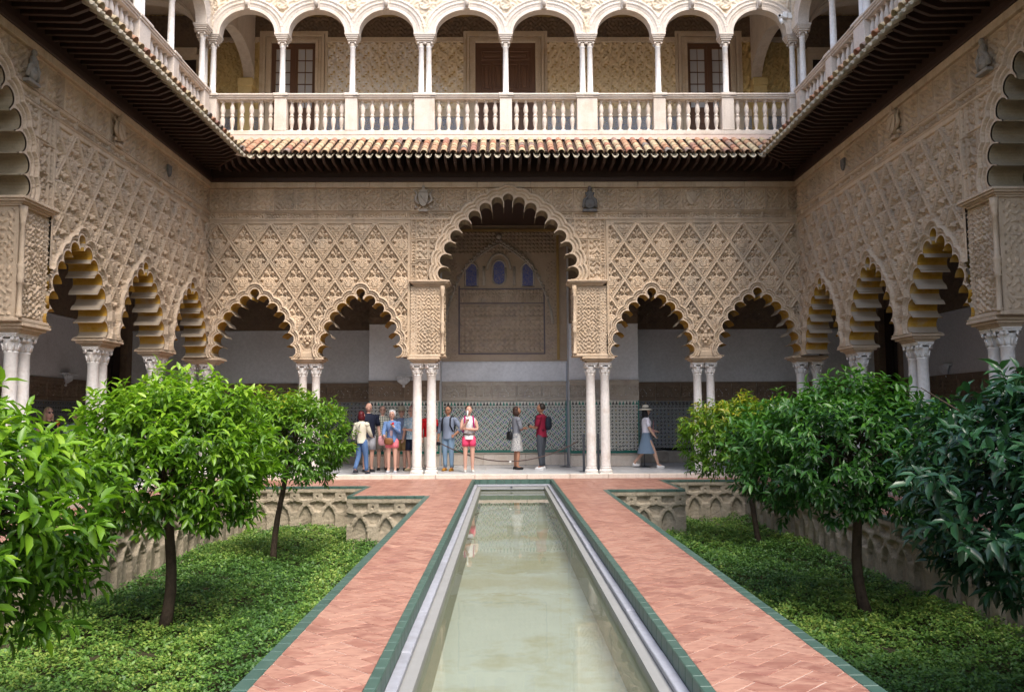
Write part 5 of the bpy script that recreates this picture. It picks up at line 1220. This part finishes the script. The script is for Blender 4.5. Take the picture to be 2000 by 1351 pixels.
    for nm, s in (('L', -1), ('R', 1)):
        an = P['leg'+nm][2]; b = MB(); zz = an[2]-.09; b.ball((an[0]+s*.01, an[1]+.065, zz+.035), (.045, .125, .045), 12, 8, 0, 0, lambda v: np.array([v[0], v[1], max(v[2], -.62)]))
        b.ball((an[0], an[1]-.005, zz+.05), (.042, .05, .045), 8, 6); b.box(an[0]+s*.01-.042, an[0]+s*.01+.042, an[1]-.055, an[1]+.16, zz, zz+.018, 0, bev=.006)
        part('shoe', b.mesh('shoe', cl(shoe, .6)), t)
    if hair:
        b = MB(); hm = plain('hair', hair, .5, .3, 60)
        def cap(v): v = v.copy(); v[2] = max(v[2], -.35); return v
        cy = -.012
        b.ball((0, cy, 1.665), (.091, .105, .118), 14, 9, 0, 0, lambda v: np.array([v[0], v[1] if v[1] < .3 else .3+(v[1]-.3)*.55*(1 if v[2] > .35 else .0), max(v[2], -.45 if v[1] < .1 else .1)]))
        if hairk == 'bob': b.ball((0, -.03, 1.60), (.095, .085, .11), 12, 8).ball((-.07, .0, 1.58), (.03, .05, .09), 8, 6).ball((.07, .0, 1.58), (.03, .05, .09), 8, 6)
        if hairk == 'long': b.ball((0, -.045, 1.55), (.10, .07, .18), 12, 9).ball((-.08, .0, 1.52), (.035, .05, .15), 8, 7).ball((.08, .0, 1.52), (.035, .05, .15), 8, 7)
        if hairk == 'curly':
            for k in range(40):
                a = rng.normal(size=3); a /= np.linalg.norm(a)
                if a[1] > .45 and a[2] < .5: continue
                b.ball((a[0]*.08, -.01+a[1]*.09, 1.68+a[2]*.09), .035, 6, 5)
        if hairk == 'pony': b.tube([(0, -.1, 1.72), (0, -.16, 1.68), (0, -.15, 1.58)], [.03, .035, .01], 8)
        part('hair', b.mesh('hair', hm), t)
    return t
def glasses(t, dark=False):
    b = MB()
    for s in (-1, 1):
        if dark: b.ball((s*.033, .118, 1.655), (.03, .008, .022), 10, 6)
        b.tube([(s*.033+.026*cos(a), .12, 1.655+.018*sin(a)) for a in np.linspace(0, 2*pi, 9)], .004, 4).tube([(s*.06, .115, 1.66), (s*.078, .02, 1.66)], .004, 4)
    b.tube([(-.008, .122, 1.66), (.008, .122, 1.66)], .004, 4); part('glasses', b.mesh('glasses', M['inkblack']), t)
def strap(t, pts, m, r=.01, nm='strap'): part(nm, MB().tube(pts, r, 6, flat=.5).mesh(nm, m), t)
def held(name, me, label, cat, t, loc, rz=0, kids=()):
    """an article carried by person t, a thing of its own placed in the person's frame"""
    s = t.scale[0]; a = t.rotation_euler[2]; X = t.location[0]+s*(loc[0]*cos(a)-loc[1]*sin(a)); Y = t.location[1]+s*(loc[0]*sin(a)+loc[1]*cos(a))
    o = thing(name, label, cat, (X, Y, t.location[2]+s*loc[2]), a+rz, None, s)
    for n_, m_ in ((name+'_body' if cat != 'flower' else 'petals', me),)+tuple(kids): part(n_, m_, o)
    return o
def pack(t, label, c, sz=1.):
    b = MB().ball((0, 0, 0), (.15*sz, .085*sz, .22*sz), 14, 9, 0, 0, lambda v: np.sign(v)*np.abs(v)**.7); p = MB().ball((0, -.07*sz, -.06*sz), (.1*sz, .04*sz, .1*sz), 10, 7)
    st_ = MB()
    for s in (-1, 1): st_.tube([(s*.09, .08, .12), (s*.105, .19, .262), (s*.115, .33, .19), (s*.12, .355, .0), (s*.16, .27, -.15), (s*.13, .06, -.18)], .022, 6, flat=.4)
    return held('backpack', b.mesh('backpack', cl(c)), label, 'backpack', t, (0, -.2, 1.24), 0, (('pocket', p.mesh('pocket', cl(tuple(q*.8 for q in c)))), ('shoulder_strap', st_.mesh('strap', cl(tuple(q*.8 for q in c))))))
def handbag(t, label, c, loc, sz=(.14, .05, .1), up=(.25, .3)):
    b = MB().ball((0, 0, 0), sz, 12, 8, 0, 0, lambda v: np.sign(v)*np.abs(v)**.6)
    s_ = MB().tube([(-sz[0]*.8, 0, sz[2]*.7), (up[0]*.3, .02, up[1]), (sz[0]*.8, 0, sz[2]*.7)], .008, 5)
    return held('handbag', b.mesh('bag', cl(c, .5)), label, 'bag', t, loc, 0, (('strap', s_.mesh('strap', cl(c, .5))),))
def phone(t, label, loc):
    return held('phone', MB().box(-.035, .035, -.006, .006, -.07, .07, bev=.004).mesh('phone', M['inkblack']), label, 'phone', t, loc)
FC = pi      # facing the camera
navy = cl((.012, .016, .035)); jean = cl((.09, .17, .34), .9, .3, 8); ljean = cl((.22, .33, .46), .9, .3, 8)
p = person('auburn-haired woman in cream sweater and jeans, back turned, left of tour group', -3.72, 21.75, -.35, 1.60, cl((.62, .60, .48)), jean, 'c', (.09, .008, .012), 'bob', (.03, .03, .04), .95, .95, arms=('down', 'fwd'), stride=.16, w=1.04, female=True)
handbag(p, 'small black shoulder bag on the hip of the auburn-haired woman', (.012, .012, .014), (-.12, -.2, .86), (.10, .05, .12), (.6, .55)); pack(p, 'slack black backpack hanging at the left of the auburn-haired woman', (.01, .01, .012), .8).location.x -= .28
p = person('bald man in navy T-shirt and grey shorts behind the auburn-haired woman', -3.68, 22.6, FC+.5, 1.84, navy, cl((.36, .37, .40)), 'c', None, 'short', (.04, .04, .045), .4, .42, w=1.1, arms=('down', 'down'))
p = person('man in glasses and a checked shirt with khaki shorts in the tour group', -3.40, 23.3, FC+.2, 1.76, check('checked_shirt', (.55, .55, .44), (.07, .08, .09), 16.), cl((.27, .24, .20)), 'c', (.25, .2, .17), 'short', (.03, .02, .02), .4, .42, w=1.08); glasses(p)
p = person('white-haired woman in a denim jacket and pale pink shorts, front of the tour group', -2.98, 22.15, FC-.05, 1.62, cl((.13, .22, .42)), cl((.85, .20, .24)), 'c', (.70, .70, .70), 'curly', (.55, .55, .58), .95, .24, w=1.08, arms=('up', 'fwd'), female=True); glasses(p)
part('blouse_front', MB().ball((0, .06, 1.17), (.075, .085, .25), 10, 8).mesh('blouse_front', blotch('pink_print', (.50, .35, .36), (.35, .28, .34), 60)), p)
handbag(p, 'tan leather handbag across the white-haired woman', (.20, .085, .03), (.06, .18, .90), (.13, .05, .10), (-.3, .45)); handbag(p, 'patterned pink shopping bag on the arm of the white-haired woman', (.55, .28, .30), (.27, .1, .92), (.11, .08, .14), (.0, .25))
held('rose', MB().ball((0, 0, 0), .035, 8, 6).mesh('rose', cl((.6, .01, .01))), 'red artificial rose held up by the white-haired woman', 'flower', p, (-.07, .24, 1.40))
p = person('man in a bucket hat, blue shirt and brown shorts behind the white-haired woman', -2.86, 23.2, FC, 1.70, cl((.16, .20, .30)), cl((.30, .19, .08)), 'c', (.1, .08, .06), 'short', (.012, .012, .012), .6, .42, w=1.05); glasses(p)
part('bucket_hat', MB().lathe([(.15, -.01), (.148, .0), (.1, .045), (.092, .10), (.06, .125), (.01, .13)], (0, .0, 1.70), 18).mesh('bucket_hat', cl((.36, .32, .23))), p)
p = person('grey-haired person in a pale blue shirt and navy shorts wearing red headphones', -2.55, 22.95, FC-.6, 1.72, blotch('blue_print_shirt', (.28, .44, .55), (.5, .58, .62), 25), cl((.015, .02, .045)), 'c', (.35, .33, .32), 'short', (.40, .32, .2), .4, .42, arms=('hold', 'down')); glasses(p)
part('headphones', MB().tube([(-.09, .01, 1.66), (-.07, .01, 1.76), (0, .01, 1.80), (.07, .01, 1.76), (.09, .01, 1.66)], .01, 6).ball((-.09, .01, 1.65), .032, 8, 6).ball((.09, .01, 1.65), .032, 8, 6).mesh('headphones', cl((.45, .01, .01))), p)
p = person('person in a red jacket and khaki trousers hidden behind the pair of columns', -2.12, 23.5, FC+.7, 1.70, cl((.55, .008, .012)), cl((.5, .45, .38)), 'c', (.3, .28, .26), 'short', (.4, .38, .35), .95, .95, w=1.08, arms=('hold', 'down'))
phone(p, 'dark phone held by the person in the red jacket', (-.05, .33, 1.18))
p = person('man in a grey-blue shirt, jeans and yellow boots with his hand on his hip', -1.54, 22.85, FC-.35, 1.74, cl((.20, .24, .32)), ljean, 'b', (.03, .02, .015), 'short', (.42, .19, .02), .75, .95, arms=('hip', 'down'), w=1.05); glasses(p); pack(p, 'black backpack worn by the man in yellow boots', (.012, .012, .018), .85)
held('handheld_camera', MB().box(-.06, .06, -.04, .04, -.045, .045, bev=.01).lathe([(.035, 0), (.035, .06)], (0, 0, 0), 12).mesh('camera', M['inkblack']), 'black camera hanging from the hand of the man in yellow boots', 'camera', p, (.27, .08, .74))
p = person('woman in white sleeveless top and bright pink shorts, arms crossed, left of pool end', -.95, 22.15, FC+.1, 1.74, cl((.75, .73, .74)), cl((.80, .07, .17)), 'c', (.07, .035, .02), 'pony', (.6, .58, .55), .0, .26, arms=('fold', 'up'), female=True)
pack(p, 'magenta backpack worn by the woman in pink shorts', (.50, .02, .17), .8); part('waist_bag', MB().tube([(-.15, .06, 1.02), (0, .13, 1.01), (.15, .06, 1.02)], .035, 8, flat=.6).mesh('waist_bag', cl((.13, .09, .08))), p)
held('rolled_paper', MB().tube([(0, 0, -.06), (.0, .0, .12)], .02, 8).mesh('rolled_paper', M['whitepl']), 'white rolled paper held near the face of the woman in pink shorts', 'paper', p, (.05, .25, 1.52))
p = person('woman in a grey patterned dress and shawl with folded arms talking beside the pool end', .33, 23.3, -1.25, 1.72, cl((.20, .21, .24)), None, 'b', (.05, .025, .018), 'bob', (.015, .012, .012), .5, .3, skirt=(.52, .06, blotch('grey_print_dress', (.20, .20, .21), (.50, .49, .46), 45)), arms=('fold', 'fold'), female=True)
handbag(p, 'black shoulder bag on the woman in the grey dress', (.012, .012, .014), (-.05, -.2, .95), (.15, .06, .13), (.0, .45))
p = person('man in a maroon T-shirt and dark grey trousers looking down at his phone', 1.02, 23.2, 1.2, 1.80, cl((.20, .008, .03)), cl((.055, .062, .075)), 'b', (.03, .022, .018), 'short', (.7, .7, .7), .45, .95, arms=('hold', 'hold'), w=1.12)
pack(p, 'dark blue backpack worn by the man in the maroon T-shirt', (.012, .018, .03), .85); part('watch', MB().tube([(.12, .13, 1.13), (.10, .16, 1.13)], .03, 8).mesh('watch', M['metal']), p); phone(p, 'phone in the hands of the man in the maroon T-shirt', (0, .36, 1.18))
part('shirt_print', MB().ball((0, .105, 1.33), (.05, .02, .04), 8, 6).mesh('shirt_print', cl((.6, .6, .62))), p)
p = person('woman in a straw hat, white T-shirt and long denim skirt walking to the right', 4.02, 23.75, -pi/2, 1.70, cl((.74, .72, .80)), None, 'a', (.01, .01, .014), 'long', (.78, .76, .74), .4, .3, skirt=(.42, .13, cl((.17, .24, .33), .9, .3, 8)), arms=('fwd', 'swing'), stride=.34, female=True)
part('straw_hat', MB().lathe([(.21, -.03), (.2, -.015), (.1, .02), (.098, .08), (.08, .115), (.02, .13)], (0, -.01, 1.71), 22).mesh('straw_hat', cl((.72, .67, .55))), p, (0, 0, 0), (.0, 0, 0)); part('hat_band', MB().lathe([(.104, .02), (.103, .05), (.098, .05)], (0, -.01, 1.71), 20).mesh('hat_band', M['inkblack']), p)
handbag(p, 'small pink shoulder bag of the woman in the straw hat', (.55, .27, .28), (-.12, .22, 1.02), (.08, .04, .08), (.0, .35)); phone(p, 'phone held out by the woman in the straw hat', (-.13, .36, 1.13))
p = person('blonde woman in sunglasses and black top behind the leaves at the left', -9.35, 17.2, -2.2, 1.68, cl((.012, .012, .016)), cl((.05, .05, .06)), 'c', (.42, .30, .17), 'long', (.03, .03, .03), .0, .95, female=True); glasses(p, True)
held('rose', MB().ball((0, 0, 0), .05, 8, 6).mesh('rose', cl((.6, .01, .01))), 'red artificial rose beside the blonde woman', 'flower', p, (-.14, .12, 1.44))
p = person('brown-haired woman in a blue top standing left of the blonde woman behind the tree', -9.6, 16.8, -2.4, 1.55, cl((.16, .20, .34)), cl((.05, .05, .06)), 'b', (.06, .03, .02), 'bob', (.03, .03, .03), .5, .95, female=True)
p = person('person with light brown hair mostly hidden by the left tree, right of the blonde woman', -9.5, 18.6, -2.3, 1.60, cl((.35, .38, .45)), cl((.05, .05, .06)), 'c', (.12, .07, .04), 'short', (.03, .03, .03), .5, .95)
